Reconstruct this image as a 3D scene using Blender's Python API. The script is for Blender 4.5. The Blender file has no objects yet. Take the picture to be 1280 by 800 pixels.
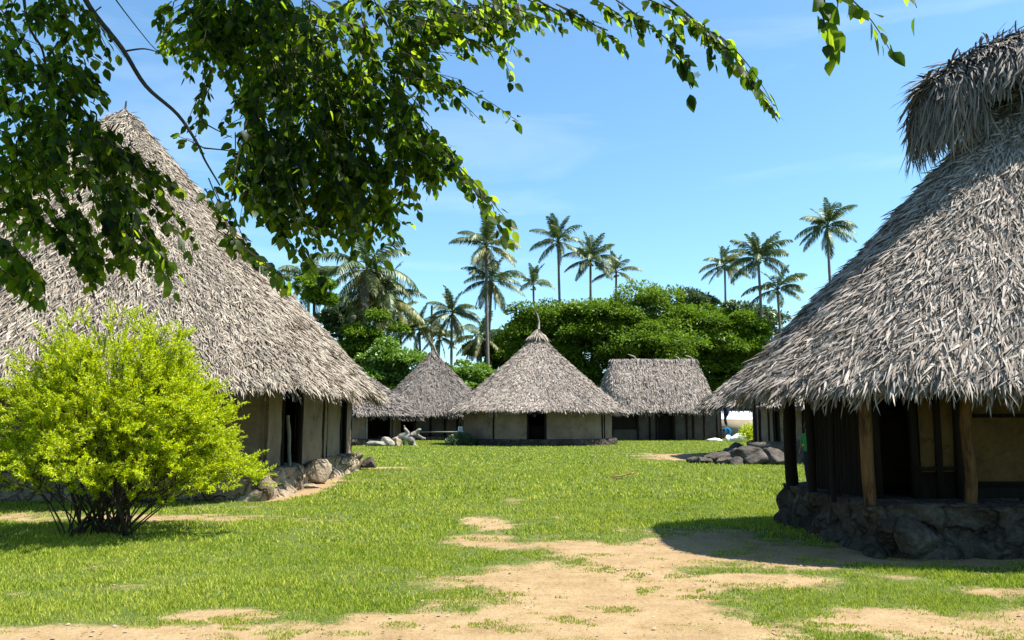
import bpy, bmesh, math, random
import numpy as np
from mathutils import Vector, Matrix, noise as mnoise

R = math.radians
random.seed(7)
rng = np.random.default_rng(11)
scn = bpy.context.scene
col = scn.collection

# ------------------------------------------------------------------ camera
EYE = 1.6
F = 1000.0                       # focal length in photo pixels (1280 wide)
PITCH = math.atan(127.0 / F)
cam_d = bpy.data.cameras.new('camera')
cam = bpy.data.objects.new('camera', cam_d)
col.objects.link(cam)
cam_d.sensor_width = 36.0
cam_d.lens = 36.0 * F / 1280.0
cam_d.clip_start = 0.05
cam_d.clip_end = 3000
cam.location = (0, 0, EYE)
cam.rotation_euler = (R(90) + PITCH, 0, 0)
scn.camera = cam
CF = Vector((0, math.cos(PITCH), math.sin(PITCH)))
CU = Vector((0, -math.sin(PITCH), math.cos(PITCH)))


def at(px, py, Y):
    """the world point at distance Y (metres north of the camera) seen at a photo pixel"""
    d = CF + Vector((1, 0, 0)) * ((px - 640) / F) + CU * ((400 - py) / F)
    return Vector((0, 0, EYE)) + d * (Y / d.y)


def gp(px, py):
    """ground point seen at a photo pixel"""
    d = CF + Vector((1, 0, 0)) * ((px - 640) / F) + CU * ((400 - py) / F)
    return Vector((0, 0, EYE)) + d * (-EYE / d.z)


# ------------------------------------------------------------------ helpers
def tag(o, label=None, cat=None, group=None, kind=None):
    if label: o['label'] = label
    if cat: o['category'] = cat
    if group: o['group'] = group
    if kind: o['kind'] = kind
    return o


def empty(name, loc=(0, 0, 0), rz=0.0):
    o = bpy.data.objects.new(name, None)
    o.empty_display_size = 0.3
    col.objects.link(o)
    o.location = loc
    o.rotation_euler = (0, 0, rz)
    return o


def link(name, me, mats, parent=None, smooth=False):
    o = bpy.data.objects.new(name, me)
    col.objects.link(o)
    for m in (mats if isinstance(mats, (list, tuple)) else [mats]):
        me.materials.append(m)
    if parent is not None:
        o.parent = parent
    if smooth:
        me.polygons.foreach_set('use_smooth', np.ones(len(me.polygons), dtype=bool))
    return o


class MB:
    """collects numpy chunks of geometry and builds them as one mesh"""
    def __init__(self):
        self.v, self.f, self.n = [], {}, 0
        self.mi = {}

    def add(self, V, faces, mat=0):
        V = np.asarray(V, dtype=np.float64).reshape(-1, 3)
        for fa in faces:
            fa = np.asarray(fa, dtype=np.int64)
            if fa.size == 0: continue
            self.f.setdefault(fa.shape[1], []).append(fa + self.n)
            self.mi.setdefault(fa.shape[1], []).append(np.full(len(fa), mat))
        self.v.append(V)
        self.n += len(V)

    def mesh(self, name):
        me = bpy.data.meshes.new(name)
        V = np.concatenate(self.v)
        loops, starts, tot, mi, s = [], [], [], [], 0
        for k, lst in self.f.items():
            fa = np.concatenate(lst)
            loops.append(fa.ravel())
            starts.append(s + np.arange(len(fa)) * k)
            tot.append(np.full(len(fa), k))
            mi.append(np.concatenate(self.mi[k]))
            s += fa.size
        me.vertices.add(len(V)); me.vertices.foreach_set('co', V.ravel())
        loops = np.concatenate(loops)
        me.loops.add(len(loops)); me.loops.foreach_set('vertex_index', loops.astype(np.int32))
        starts = np.concatenate(starts)
        me.polygons.add(len(starts))
        me.polygons.foreach_set('loop_start', starts.astype(np.int32))
        me.polygons.foreach_set('loop_total', np.concatenate(tot).astype(np.int32))
        me.polygons.foreach_set('material_index', np.concatenate(mi).astype(np.int32))
        me.update(calc_edges=True)
        me.validate()
        return me

    def build(self, name, mats, parent=None, smooth=False):
        return link(name, self.mesh(name), mats, parent, smooth)


def unit(v):
    return v / np.maximum(np.linalg.norm(v, axis=-1, keepdims=True), 1e-9)


def grid_faces(nu, nv, closed_u=False):
    i = np.arange(nu if closed_u else nu - 1)
    j = np.arange(nv - 1)
    I, J = np.meshgrid(i, j, indexing='ij')
    I2 = (I + 1) % nu
    return np.stack([I * nv + J, I2 * nv + J, I2 * nv + J + 1, I * nv + J + 1], -1).reshape(-1, 4)


def tube(mb, pts, radii, sides=8, mat=0, cap=True):
    P = np.array([tuple(p) for p in pts], dtype=float)
    radii = np.broadcast_to(np.asarray(radii, dtype=float), (len(P),))
    T = unit(np.gradient(P, axis=0))
    ref = np.array([0, 0, 1.0]) if abs(T[0][2]) < 0.9 else np.array([1.0, 0, 0])
    A = unit(np.cross(T, ref)); B = np.cross(T, A)
    ang = np.linspace(0, 2 * math.pi, sides, endpoint=False)
    V = P[:, None] + radii[:, None, None] * (np.cos(ang)[None, :, None] * A[:, None] + np.sin(ang)[None, :, None] * B[:, None])
    n = len(P)
    V = V.transpose(1, 0, 2).reshape(-1, 3)
    fs = [grid_faces(sides, n, True)]
    if cap:
        fs.append(np.array([np.arange(sides) * n]))
        fs.append(np.array([np.arange(sides)[::-1] * n + n - 1]))
    mb.add(V, fs, mat)


def box(mb, lo, hi, mat=0):
    x0, y0, z0 = lo; x1, y1, z1 = hi
    V = [(x0, y0, z0), (x1, y0, z0), (x1, y1, z0), (x0, y1, z0), (x0, y0, z1), (x1, y0, z1), (x1, y1, z1), (x0, y1, z1)]
    Fa = [(0, 3, 2, 1), (4, 5, 6, 7), (0, 1, 5, 4), (1, 2, 6, 5), (2, 3, 7, 6), (3, 0, 4, 7)]
    mb.add(V, [np.array(Fa)], mat)


# 2-D value noise (numpy)
def _hash(ix, iy, s):
    h = (ix.astype(np.int64) * 374761393 + iy.astype(np.int64) * 668265263 + s * 974711) & 0x7fffffff
    h = ((h ^ (h >> 13)) * 1274126177) & 0x7fffffff
    return ((h ^ (h >> 16)) & 0xffff) / 65535.0


def vnoise(x, y, s=0):
    ix, iy = np.floor(x), np.floor(y)
    fx, fy = x - ix, y - iy
    fx = fx * fx * (3 - 2 * fx); fy = fy * fy * (3 - 2 * fy)
    a = _hash(ix, iy, s); b = _hash(ix + 1, iy, s); c = _hash(ix, iy + 1, s); d = _hash(ix + 1, iy + 1, s)
    return (a * (1 - fx) + b * fx) * (1 - fy) + (c * (1 - fx) + d * fx) * fy


def fbm(x, y, s=0, o=4):
    t, a, n = 0, 0.5, 0
    for k in range(o):
        t = t + a * vnoise(x * 2 ** k, y * 2 ** k, s + k * 17); n += a; a *= 0.55
    return t / n


def sstep(a, b, x):
    t = np.clip((x - a) / (b - a), 0, 1)
    return t * t * (3 - 2 * t)


# ------------------------------------------------------------------ materials
def new_mat(name):
    m = bpy.data.materials.new(name)
    m.use_nodes = True
    nt = m.node_tree
    nt.nodes.clear()
    out = nt.nodes.new('ShaderNodeOutputMaterial')
    return m, nt, out


ALB = 0.78      # overall reflectance level of the painted palette


def ramp(nt, fac, stops, interp='LINEAR'):
    r = nt.nodes.new('ShaderNodeValToRGB')
    r.color_ramp.interpolation = interp
    e = r.color_ramp.elements
    if not any(max(c) >= 1 or (c[0] == c[1] == c[2]) for _, c in stops):
        stops = [(p, (c[0] * ALB, c[1] * ALB, c[2] * ALB)) for p, c in stops]
    while len(e) < len(stops): e.new(0.5)
    for el, (p, c) in zip(e, stops):
        el.position = p
        el.color = (c[0], c[1], c[2], 1)
    if fac is not None: nt.links.new(fac, r.inputs[0])
    return r.outputs[0]


def nz(nt, scale, detail=4, rough=0.55, vec=None, dist=0.0):
    n = nt.nodes.new('ShaderNodeTexNoise')
    n.inputs['Scale'].default_value = scale
    n.inputs['Detail'].default_value = detail
    n.inputs['Roughness'].default_value = rough
    n.inputs['Distortion'].default_value = dist
    if vec is not None: nt.links.new(vec, n.inputs['Vector'])
    return n.outputs['Fac']


def coords(nt, scale=(1, 1, 1)):
    tc = nt.nodes.new('ShaderNodeTexCoord')
    mp = nt.nodes.new('ShaderNodeMapping')
    mp.inputs['Scale'].default_value = scale
    nt.links.new(tc.outputs['Object'], mp.inputs['Vector'])
    return mp.outputs[0]


def mixc(nt, fac, a, b, mode='MIX'):
    n = nt.nodes.new('ShaderNodeMix')
    n.data_type = 'RGBA'; n.blend_type = mode
    if isinstance(fac, (int, float)): n.inputs[0].default_value = fac
    else: nt.links.new(fac, n.inputs[0])
    for sock, v in ((n.inputs[6], a), (n.inputs[7], b)):
        if isinstance(v, tuple): sock.default_value = (v[0], v[1], v[2], 1)
        else: nt.links.new(v, sock)
    return n.outputs[2]


def math_n(nt, op, a, b=0.0, clamp=False):
    n = nt.nodes.new('ShaderNodeMath'); n.operation = op; n.use_clamp = clamp
    for i, v in enumerate((a, b)):
        if isinstance(v, (int, float)): n.inputs[i].default_value = v
        else: nt.links.new(v, n.inputs[i])
    return n.outputs[0]


def bump(nt, h, strength=0.5, dist=0.02):
    b = nt.nodes.new('ShaderNodeBump')
    b.inputs['Strength'].default_value = strength
    b.inputs['Distance'].default_value = dist
    nt.links.new(h, b.inputs['Height'])
    return b.outputs[0]


def principled(nt, out, color, rough=0.9, spec=0.2, normal=None):
    p = nt.nodes.new('ShaderNodeBsdfPrincipled')
    if isinstance(color, tuple): p.inputs['Base Color'].default_value = (*color, 1)
    else: nt.links.new(color, p.inputs['Base Color'])
    p.inputs['Roughness'].default_value = rough
    p.inputs['Specular IOR Level'].default_value = spec
    if normal is not None: nt.links.new(normal, p.inputs['Normal'])
    nt.links.new(p.outputs[0], out.inputs[0])
    return p


def island(nt):
    g = nt.nodes.new('ShaderNodeNewGeometry')
    return g.outputs['Random Per Island']


def thatch_mat(name, stops):
    m, nt, out = new_mat(name)
    c = ramp(nt, island(nt), stops)
    v = coords(nt, (1, 1, 1))
    big = nz(nt, 0.9, 3, 0.6, v)
    c = mixc(nt, ramp(nt, big, [(0.35, (0, 0, 0)), (0.7, (0.5, 0.5, 0.5))]), c, (0.20, 0.165, 0.135))
    fine = nz(nt, 45, 2, 0.6, v)
    c = mixc(nt, 0.5, c, ramp(nt, fine, [(0.3, (0.45, 0.44, 0.42)), (0.7, (1, 1, 1))]), 'MULTIPLY')
    principled(nt, out, c, 0.8, 0.25)
    return m


def leaf_mat(name, stops, trans_stops, mixf=0.45, gloss=0.06, clump=0.0, grough=0.45):
    m, nt, out = new_mat(name)
    r = island(nt)
    if clump:
        v = coords(nt)
        n = nz(nt, clump, 2, 0.5, v)
        r = math_n(nt, 'ADD', math_n(nt, 'MULTIPLY', r, 0.5), math_n(nt, 'MULTIPLY', math_n(nt, 'SUBTRACT', n, 0.25), 1.0), True)
    d = nt.nodes.new('ShaderNodeBsdfDiffuse'); nt.links.new(ramp(nt, r, stops), d.inputs[0])
    t = nt.nodes.new('ShaderNodeBsdfTranslucent'); nt.links.new(ramp(nt, r, trans_stops), t.inputs[0])
    mx = nt.nodes.new('ShaderNodeMixShader'); mx.inputs[0].default_value = mixf
    nt.links.new(d.outputs[0], mx.inputs[1]); nt.links.new(t.outputs[0], mx.inputs[2])
    g = nt.nodes.new('ShaderNodeBsdfGlossy'); g.inputs['Roughness'].default_value = grough
    g.inputs[0].default_value = (0.9, 1, 0.85, 1)
    m2 = nt.nodes.new('ShaderNodeMixShader'); m2.inputs[0].default_value = gloss
    nt.links.new(mx.outputs[0], m2.inputs[1]); nt.links.new(g.outputs[0], m2.inputs[2])
    nt.links.new(m2.outputs[0], out.inputs[0])
    return m


def noise_mat(name, stops, scale=3.0, fine=30.0, rough=0.9, bstr=0.5, bdist=0.02, stretch=(1, 1, 1), cracks=0):
    m, nt, out = new_mat(name)
    v = coords(nt, stretch)
    a = nz(nt, scale, 6, 0.6, v)
    b = nz(nt, fine, 4, 0.6, v)
    s = math_n(nt, 'ADD', math_n(nt, 'MULTIPLY', a, 0.65), math_n(nt, 'MULTIPLY', b, 0.35))
    c = ramp(nt, s, stops)
    if cracks:
        nn = nt.nodes.new('ShaderNodeTexNoise'); nn.inputs['Scale'].default_value = 2.5; nn.inputs['Detail'].default_value = 4
        nt.links.new(v, nn.inputs['Vector'])
        ad = nt.nodes.new('ShaderNodeVectorMath'); ad.operation = 'ADD'
        nt.links.new(v, ad.inputs[0]); nt.links.new(nn.outputs['Color'], ad.inputs[1])
        vo = nt.nodes.new('ShaderNodeTexVoronoi'); vo.feature = 'DISTANCE_TO_EDGE'; vo.inputs['Scale'].default_value = cracks
        nt.links.new(ad.outputs[0], vo.inputs['Vector'])
        ck = ramp(nt, vo.outputs['Distance'], [(0.0, (1, 1, 1)), (0.022, (0, 0, 0))])
        gate = ramp(nt, nz(nt, 0.8, 2, 0.5, v), [(0.45, (0, 0, 0)), (0.6, (1, 1, 1))])
        c = mixc(nt, math_n(nt, 'MULTIPLY', ck, math_n(nt, 'MULTIPLY', gate, 0.8)), c, (0.03, 0.024, 0.018))
        patch = ramp(nt, nz(nt, 0.7, 3, 0.6, v, 1.2), [(0.5, (0, 0, 0)), (0.58, (1, 1, 1))])
        c = mixc(nt, math_n(nt, 'MULTIPLY', patch, 0.3), c, (0.10, 0.075, 0.055))
    principled(nt, out, c, rough, 0.15, bump(nt, s, bstr, bdist))
    return m


M = {}
M['thatch_grey'] = thatch_mat('thatch_grey', [(0.0, (0.16, 0.125, 0.098)), (0.2, (0.33, 0.275, 0.232)), (0.6, (0.46, 0.395, 0.34)), (1.0, (0.60, 0.525, 0.455))])
M['thatch_tan'] = thatch_mat('thatch_tan', [(0.0, (0.19, 0.15, 0.11)), (0.25, (0.34, 0.285, 0.22)), (0.7, (0.46, 0.395, 0.315)), (1.0, (0.58, 0.51, 0.42))])
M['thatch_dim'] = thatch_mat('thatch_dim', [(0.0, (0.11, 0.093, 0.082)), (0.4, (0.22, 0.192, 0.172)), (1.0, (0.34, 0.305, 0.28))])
M['thatch_core'] = noise_mat('thatch_core', [(0.3, (0.04, 0.034, 0.028)), (0.7, (0.12, 0.10, 0.085))], 4, 40, 1.0, 0.8, 0.05)
M['adobe'] = noise_mat('adobe', [(0.3, (0.18, 0.120, 0.078)), (0.5, (0.275, 0.193, 0.130)), (0.75, (0.345, 0.256, 0.18))], 1.3, 14, 0.95, 0.5, 0.02, cracks=0.9)
M['adobe_eave_shade'] = noise_mat('adobe_eave_shade', [(0.3, (0.045, 0.036, 0.027)), (0.5, (0.08, 0.066, 0.05)), (0.75, (0.12, 0.10, 0.08))], 1.6, 14, 0.95, 0.5, 0.02, cracks=0.9)  # adobe darkened in its colour to imitate the shade under deep eaves
M['adobe_ochre'] = noise_mat('adobe_ochre', [(0.3, (0.06, 0.034, 0.013)), (0.5, (0.125, 0.072, 0.026)), (0.75, (0.18, 0.11, 0.045))], 1.6, 14, 0.95, 0.6, 0.03, cracks=0.9)
M['dark_wood'] = noise_mat('dark_wood', [(0.3, (0.007, 0.005, 0.004)), (0.7, (0.026, 0.018, 0.012))], 2, 18, 0.9, 0.7, 0.02, (4, 4, 0.6))
M['warm_wood'] = noise_mat('warm_wood', [(0.38, (0.025, 0.014, 0.008)), (0.52, (0.14, 0.072, 0.028)), (0.75, (0.22, 0.13, 0.055))], 2.2, 16, 0.85, 0.7, 0.02, (4, 4, 0.5))
M['grey_wood'] = noise_mat('grey_wood', [(0.3, (0.14, 0.125, 0.105)), (0.7, (0.36, 0.33, 0.28))], 2.5, 18, 0.9, 0.7, 0.02, (4, 4, 0.6))
M['pale_wood'] = noise_mat('pale_wood', [(0.3, (0.12, 0.105, 0.085)), (0.5, (0.27, 0.245, 0.20)), (0.7, (0.38, 0.36, 0.31))], 4, 30, 0.9, 0.8, 0.04)
M['bark'] = noise_mat('bark', [(0.3, (0.03, 0.024, 0.018)), (0.7, (0.11, 0.088, 0.066))], 3, 26, 0.95, 0.8, 0.02, (3, 3, 1))
M['twig'] = noise_mat('twig', [(0.3, (0.03, 0.022, 0.015)), (0.7, (0.09, 0.068, 0.045))], 8, 60, 0.9, 0.4, 0.004)
M['palm_trunk'] = noise_mat('palm_trunk', [(0.3, (0.10, 0.085, 0.07)), (0.7, (0.28, 0.24, 0.20))], 2, 12, 0.95, 0.6, 0.03, (1, 1, 4))
M['void'] = noise_mat('void', [(0.3, (0.008, 0.007, 0.006)), (0.7, (0.02, 0.017, 0.014))], 3, 12, 1.0, 0.2, 0.01)
M['white_paint'] = noise_mat('white_paint', [(0.3, (0.72, 0.73, 0.78)), (0.7, (0.82, 0.82, 0.86))], 1, 9, 0.8, 0.1, 0.01)
M['tan_plaster'] = noise_mat('tan_plaster', [(0.3, (0.30, 0.25, 0.18)), (0.7, (0.40, 0.34, 0.26))], 1, 9, 0.9, 0.2, 0.01)
M['white_sack'] = noise_mat('white_sack', [(0.3, (0.6, 0.6, 0.6)), (0.7, (0.8, 0.8, 0.8))], 4, 30, 0.8, 0.4, 0.03)
M['skin'] = noise_mat('skin', [(0.3, (0.16, 0.085, 0.05)), (0.7, (0.22, 0.12, 0.075))], 6, 40, 0.6, 0.1, 0.002)
M['hair'] = noise_mat('hair', [(0.3, (0.008, 0.007, 0.006)), (0.7, (0.02, 0.016, 0.013))], 30, 90, 0.6, 0.4, 0.004)
M['green_cloth'] = noise_mat('green_cloth', [(0.3, (0.03, 0.16, 0.045)), (0.7, (0.05, 0.24, 0.07))], 8, 60, 0.9, 0.4, 0.01)
M['navy_cloth'] = noise_mat('navy_cloth', [(0.3, (0.01, 0.012, 0.03)), (0.7, (0.02, 0.025, 0.05))], 8, 60, 0.9, 0.4, 0.01)
M['blue_cloth'] = noise_mat('blue_cloth', [(0.3, (0.005, 0.15, 0.40)), (0.7, (0.01, 0.22, 0.52))], 6, 50, 0.8, 0.4, 0.02)
M['dry_leaf'] = noise_mat('dry_leaf', [(0.3, (0.25, 0.10, 0.05)), (0.7, (0.55, 0.26, 0.15))], 20, 60, 0.8, 0.3, 0.01)
M['petal'] = noise_mat('petal', [(0.3, (0.75, 0.75, 0.78)), (0.7, (0.85, 0.85, 0.86))], 20, 60, 0.7, 0.1, 0.002)


def stone_mat(name, warm, joints=0):
    m, nt, out = new_mat(name)
    v = coords(nt)
    a = nz(nt, 2.2, 6, 0.65, v)
    b = nz(nt, 16, 5, 0.6, v)
    s = math_n(nt, 'ADD', math_n(nt, 'MULTIPLY', a, 0.55), math_n(nt, 'MULTIPLY', b, 0.45))
    if warm:
        c = ramp(nt, s, [(0.32, (0.12, 0.09, 0.06)), (0.48, (0.30, 0.235, 0.16)), (0.62, (0.42, 0.35, 0.25)), (0.78, (0.50, 0.45, 0.36))])
    else:
        c = ramp(nt, s, [(0.32, (0.025, 0.02, 0.016)), (0.5, (0.075, 0.062, 0.05)), (0.64, (0.14, 0.12, 0.095)), (0.8, (0.24, 0.21, 0.17))])
    if joints:
        wv = nt.nodes.new('ShaderNodeVectorMath'); wv.operation = 'ADD'
        nn = nt.nodes.new('ShaderNodeTexNoise'); nn.inputs['Scale'].default_value = 3.0; nn.inputs['Detail'].default_value = 3
        nt.links.new(v, nn.inputs['Vector'])
        sc3 = nt.nodes.new('ShaderNodeVectorMath'); sc3.operation = 'SCALE'; sc3.inputs['Scale'].default_value = 0.6
        nt.links.new(nn.outputs['Color'], sc3.inputs[0])
        nt.links.new(v, wv.inputs[0]); nt.links.new(sc3.outputs[0], wv.inputs[1])
        vo = nt.nodes.new('ShaderNodeTexVoronoi'); vo.feature = 'DISTANCE_TO_EDGE'; vo.inputs['Scale'].default_value = joints
        nt.links.new(wv.outputs[0], vo.inputs['Vector'])
        vc = nt.nodes.new('ShaderNodeTexVoronoi'); vc.inputs['Scale'].default_value = joints
        nt.links.new(wv.outputs[0], vc.inputs['Vector'])
        c = mixc(nt, 0.55, c, ramp(nt, vc.outputs['Color'], [(0.2, (0.45, 0.42, 0.38)), (0.8, (1.2, 1.15, 1.1))]), 'MULTIPLY')
        e = ramp(nt, vo.outputs['Distance'], [(0.0, (0, 0, 0)), (0.10, (1, 1, 1))])
        c = mixc(nt, ramp(nt, vo.outputs['Distance'], [(0.0, (0.75, 0.75, 0.75)), (0.05, (0, 0, 0))]), c, (0.03, 0.024, 0.018))
        s = math_n(nt, 'ADD', math_n(nt, 'MULTIPLY', s, 0.7), math_n(nt, 'MULTIPLY', e, 0.8))
    principled(nt, out, c, 0.95, 0.15, bump(nt, s, 1.0, 0.07))
    return m


M['rubble_warm'] = stone_mat('rubble_warm', True, 1.9)
M['rubble_grey'] = stone_mat('rubble_grey', False, 1.7)
M['stone_dark'] = noise_mat('stone_dark', [(0.34, (0.03, 0.025, 0.02)), (0.5, (0.085, 0.073, 0.06)), (0.66, (0.17, 0.15, 0.125))], 2.5, 16, 0.95, 0.9, 0.06)
M['stone_warm'] = stone_mat('stone_warm', True)
M['stone_grey'] = stone_mat('stone_grey', False)

M['fg_leaf'] = leaf_mat('fg_leaf', [(0, (0.004, 0.010, 0.002)), (1, (0.016, 0.034, 0.005))], [(0, (0.04, 0.10, 0.004)), (0.4, (0.20, 0.37, 0.012)), (1, (0.60, 0.80, 0.03))], 0.54, 0.008)
M['bush_leaf'] = leaf_mat('bush_leaf', [(0, (0.22, 0.33, 0.004)), (0.5, (0.44, 0.56, 0.006)), (1, (0.70, 0.72, 0.01))], [(0, (0.48, 0.64, 0.004)), (1, (0.88, 0.92, 0.008))], 0.48, 0.02)
M['tree_leaf'] = leaf_mat('tree_leaf', [(0, (0.028, 0.065, 0.006)), (0.5, (0.10, 0.18, 0.012)), (1, (0.25, 0.36, 0.025))], [(0, (0.08, 0.18, 0.008)), (1, (0.30, 0.46, 0.02))], 0.32, 0.015, 0.35)
M['bright_leaf'] = leaf_mat('bright_leaf', [(0, (0.05, 0.12, 0.012)), (1, (0.17, 0.30, 0.03))], [(0, (0.12, 0.26, 0.01)), (1, (0.28, 0.46, 0.03))], 0.35, 0.04, 0.4)
M['dull_leaf'] = leaf_mat('dull_leaf', [(0, (0.04, 0.075, 0.03)), (1, (0.11, 0.16, 0.07))], [(0, (0.08, 0.14, 0.04)), (1, (0.16, 0.24, 0.08))], 0.3, 0.05, 0.4)
M['palm_leaf'] = leaf_mat('palm_leaf', [(0, (0.036, 0.066, 0.022)), (1, (0.115, 0.155, 0.055))], [(0, (0.07, 0.13, 0.025)), (1, (0.18, 0.25, 0.05))], 0.25, 0.05, 0.0, 0.5)
M['palm_leaf_yellow'] = leaf_mat('palm_leaf_yellow', [(0, (0.11, 0.125, 0.03)), (1, (0.28, 0.26, 0.07))], [(0, (0.16, 0.2, 0.03)), (1, (0.32, 0.32, 0.06))], 0.25, 0.04, 0.0, 0.5)
M['palm_dead'] = leaf_mat('palm_dead', [(0, (0.10, 0.075, 0.045)), (1, (0.24, 0.18, 0.10))], [(0, (0.1, 0.08, 0.04)), (1, (0.2, 0.15, 0.08))], 0.2, 0.03)
M['coconut'] = noise_mat('coconut', [(0.3, (0.16, 0.17, 0.03)), (0.7, (0.32, 0.28, 0.06))], 4, 20, 0.6, 0.2, 0.02)


def grass_mat():
    m, nt, out = new_mat('grass_blade')
    r = island(nt)
    v = coords(nt, (1, 1, 0.2))
    n1 = nz(nt, 0.45, 4, 0.6, v)
    n2 = nz(nt, 2.5, 3, 0.6, v)
    s = math_n(nt, 'ADD', math_n(nt, 'MULTIPLY', r, 0.38), math_n(nt, 'ADD', math_n(nt, 'MULTIPLY', n1, 0.42), math_n(nt, 'MULTIPLY', n2, 0.24)))
    c = ramp(nt, s, [(0.25, (0.125, 0.20, 0.026)), (0.42, (0.25, 0.345, 0.036)), (0.56, (0.36, 0.43, 0.05)), (0.70, (0.50, 0.50, 0.10)), (0.9, (0.64, 0.56, 0.24))])
    d = nt.nodes.new('ShaderNodeBsdfDiffuse'); nt.links.new(c, d.inputs[0])
    t = nt.nodes.new('ShaderNodeBsdfTranslucent'); nt.links.new(mixc(nt, 0.3, c, (0.42, 0.56, 0.03)), t.inputs[0])
    mx = nt.nodes.new('ShaderNodeMixShader'); mx.inputs[0].default_value = 0.35
    nt.links.new(d.outputs[0], mx.inputs[1]); nt.links.new(t.outputs[0], mx.inputs[2])
    nt.links.new(mx.outputs[0], out.inputs[0])
    return m


M['grass_blade'] = grass_mat()


def ground_mat():
    m, nt, out = new_mat('ground')
    v = coords(nt)
    at_n = nt.nodes.new('ShaderNodeAttribute'); at_n.attribute_name = 'dirt'
    n1 = nz(nt, 3.0, 6, 0.65, v)
    n2 = nz(nt, 22, 5, 0.65, v)
    n3 = nz(nt, 0.5, 3, 0.5, v)
    ds = math_n(nt, 'ADD', math_n(nt, 'MULTIPLY', n1, 0.5), math_n(nt, 'ADD', math_n(nt, 'MULTIPLY', n2, 0.3), math_n(nt, 'MULTIPLY', n3, 0.2)))
    dirt = ramp(nt, ds, [(0.32, (0.165, 0.105, 0.05)), (0.46, (0.29, 0.198, 0.10)), (0.57, (0.345, 0.248, 0.136)), (0.72, (0.41, 0.31, 0.185))])
    # small dark specks: twigs, droppings, soil crumbs
    vo = nt.nodes.new('ShaderNodeTexVoronoi'); vo.inputs['Scale'].default_value = 7.0
    nt.links.new(v, vo.inputs['Vector'])
    sp = ramp(nt, vo.outputs['Distance'], [(0.06, (1, 1, 1)), (0.12, (0, 0, 0))])
    dirt = mixc(nt, math_n(nt, 'MULTIPLY', sp, 0.45), dirt, (0.17, 0.11, 0.06))
    gs = math_n(nt, 'ADD', math_n(nt, 'MULTIPLY', n2, 0.45), math_n(nt, 'MULTIPLY', n1, 0.55))
    gcol = ramp(nt, gs, [(0.3, (0.045, 0.062, 0.016)), (0.5, (0.085, 0.115, 0.026)), (0.7, (0.14, 0.155, 0.045))])
    fac = math_n(nt, 'ADD', at_n.outputs['Fac'], math_n(nt, 'MULTIPLY', math_n(nt, 'SUBTRACT', n2, 0.5), 0.9))
    fac = ramp(nt, fac, [(0.22, (0, 0, 0)), (0.75, (1, 1, 1))])
    c = mixc(nt, fac, gcol, dirt)
    principled(nt, out, c, 0.95, 0.1, bump(nt, math_n(nt, 'ADD', n2, math_n(nt, 'MULTIPLY', n1, 0.8)), 0.7, 0.03))
    return m


M['ground'] = ground_mat()

# ------------------------------------------------------------------ dirt map
# (photo pixel of the centre, half sizes in metres across and along, weight)
BLOBS = [((745, 735), 1.1, 1.25, 1.15), ((620, 795), 1.9, 0.55, 1.0), ((830, 785), 1.0, 0.6, 0.85), ((130, 800), 2.2, 0.32, 0.95), ((300, 768), 0.6, 0.2, 0.55),
         ((800, 693), 1.1, 0.95, 1.05), ((900, 680), 1.3, 1.2, 0.75), ((965, 690), 1.2, 1.2, 0.7), ((615, 655), 0.42, 0.75, 0.8), ((592, 676), 0.42, 0.5, 0.72),
         ((690, 705), 0.5, 0.5, 0.6), ((1100, 775), 1.5, 0.5, 0.62), ((1250, 780), 1.2, 0.6, 0.72), ((1250, 740), 0.5, 0.3, 0.6), ((940, 725), 0.8, 0.5, 0.68),
         ((372, 612), 0.55, 2.6, 1.1), ((400, 598), 0.5, 2.5, 1.0), ((480, 585), 0.75, 0.5, 1.0), ((865, 571), 2.2, 3.4, 0.8), ((120, 647), 3.2, 0.6, 0.5),
         ((640, 628), 0.25, 0.7, 0.5), ((480, 775), 0.7, 0.25, 0.6), ((780, 600), 0.6, 0.5, 0.3), ((150, 735), 0.4, 0.2, 0.4), ((1100, 695), 3.0, 0.7, 0.75)]
BL = [(gp(*p).x, gp(*p).y, rx, ry, w) for p, rx, ry, w in BLOBS]


def dirt_value(x, y):
    d = np.zeros_like(x)
    for cx, cy, rx, ry, w in BL:
        q = ((x - cx) / rx) ** 2 + ((y - cy) / ry) ** 2
        d = np.maximum(d, w * np.exp(-q * 0.7))
    n = fbm(x * 1.3, y * 1.3, 3, 4)
    n2 = fbm(x * 6, y * 6, 9, 3)
    return d + (n - 0.5) * 0.95 + (n2 - 0.5) * 0.42 - 0.02


def ground_z(x, y):
    return 0.0


def make_ground():
    xs = np.concatenate([[-900, -400, -180, -90, -50, -32], np.arange(-24, -9, 0.6), np.arange(-9, 9, 0.075), np.arange(9, 24, 0.6), [32, 50, 90, 180, 400, 900]])
    ys = np.concatenate([[-60, -15, 0, 3], np.arange(4.8, 16, 0.07), np.arange(16, 32, 0.2), np.arange(32, 64, 0.8), [70, 80, 95, 120, 160, 240, 400, 800, 1500]])
    X, Y = np.meshgrid(xs, ys, indexing='ij')
    d = dirt_value(X, Y)
    near = (np.abs(X) < 9.5) & (Y > 4.6) & (Y < 20)
    Z = np.where(near, (fbm(X * 2.2, Y * 2.2, 31, 3) - 0.5) * 0.035 - 0.006, 0)
    mb = MB()
    mb.add(np.stack([X, Y, Z], -1), [grid_faces(len(xs), len(ys))])
    o = mb.build('ground', M['ground'], smooth=True)
    at_ = o.data.attributes.new('dirt', 'FLOAT', 'POINT')
    at_.data.foreach_set('value', np.clip(sstep(0.06, 0.70, d), 0, 1).ravel().astype(np.float32))
    tag(o, 'lawn ground with worn sandy dirt patches between the huts', kind='structure')
    return o


make_ground()


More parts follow.
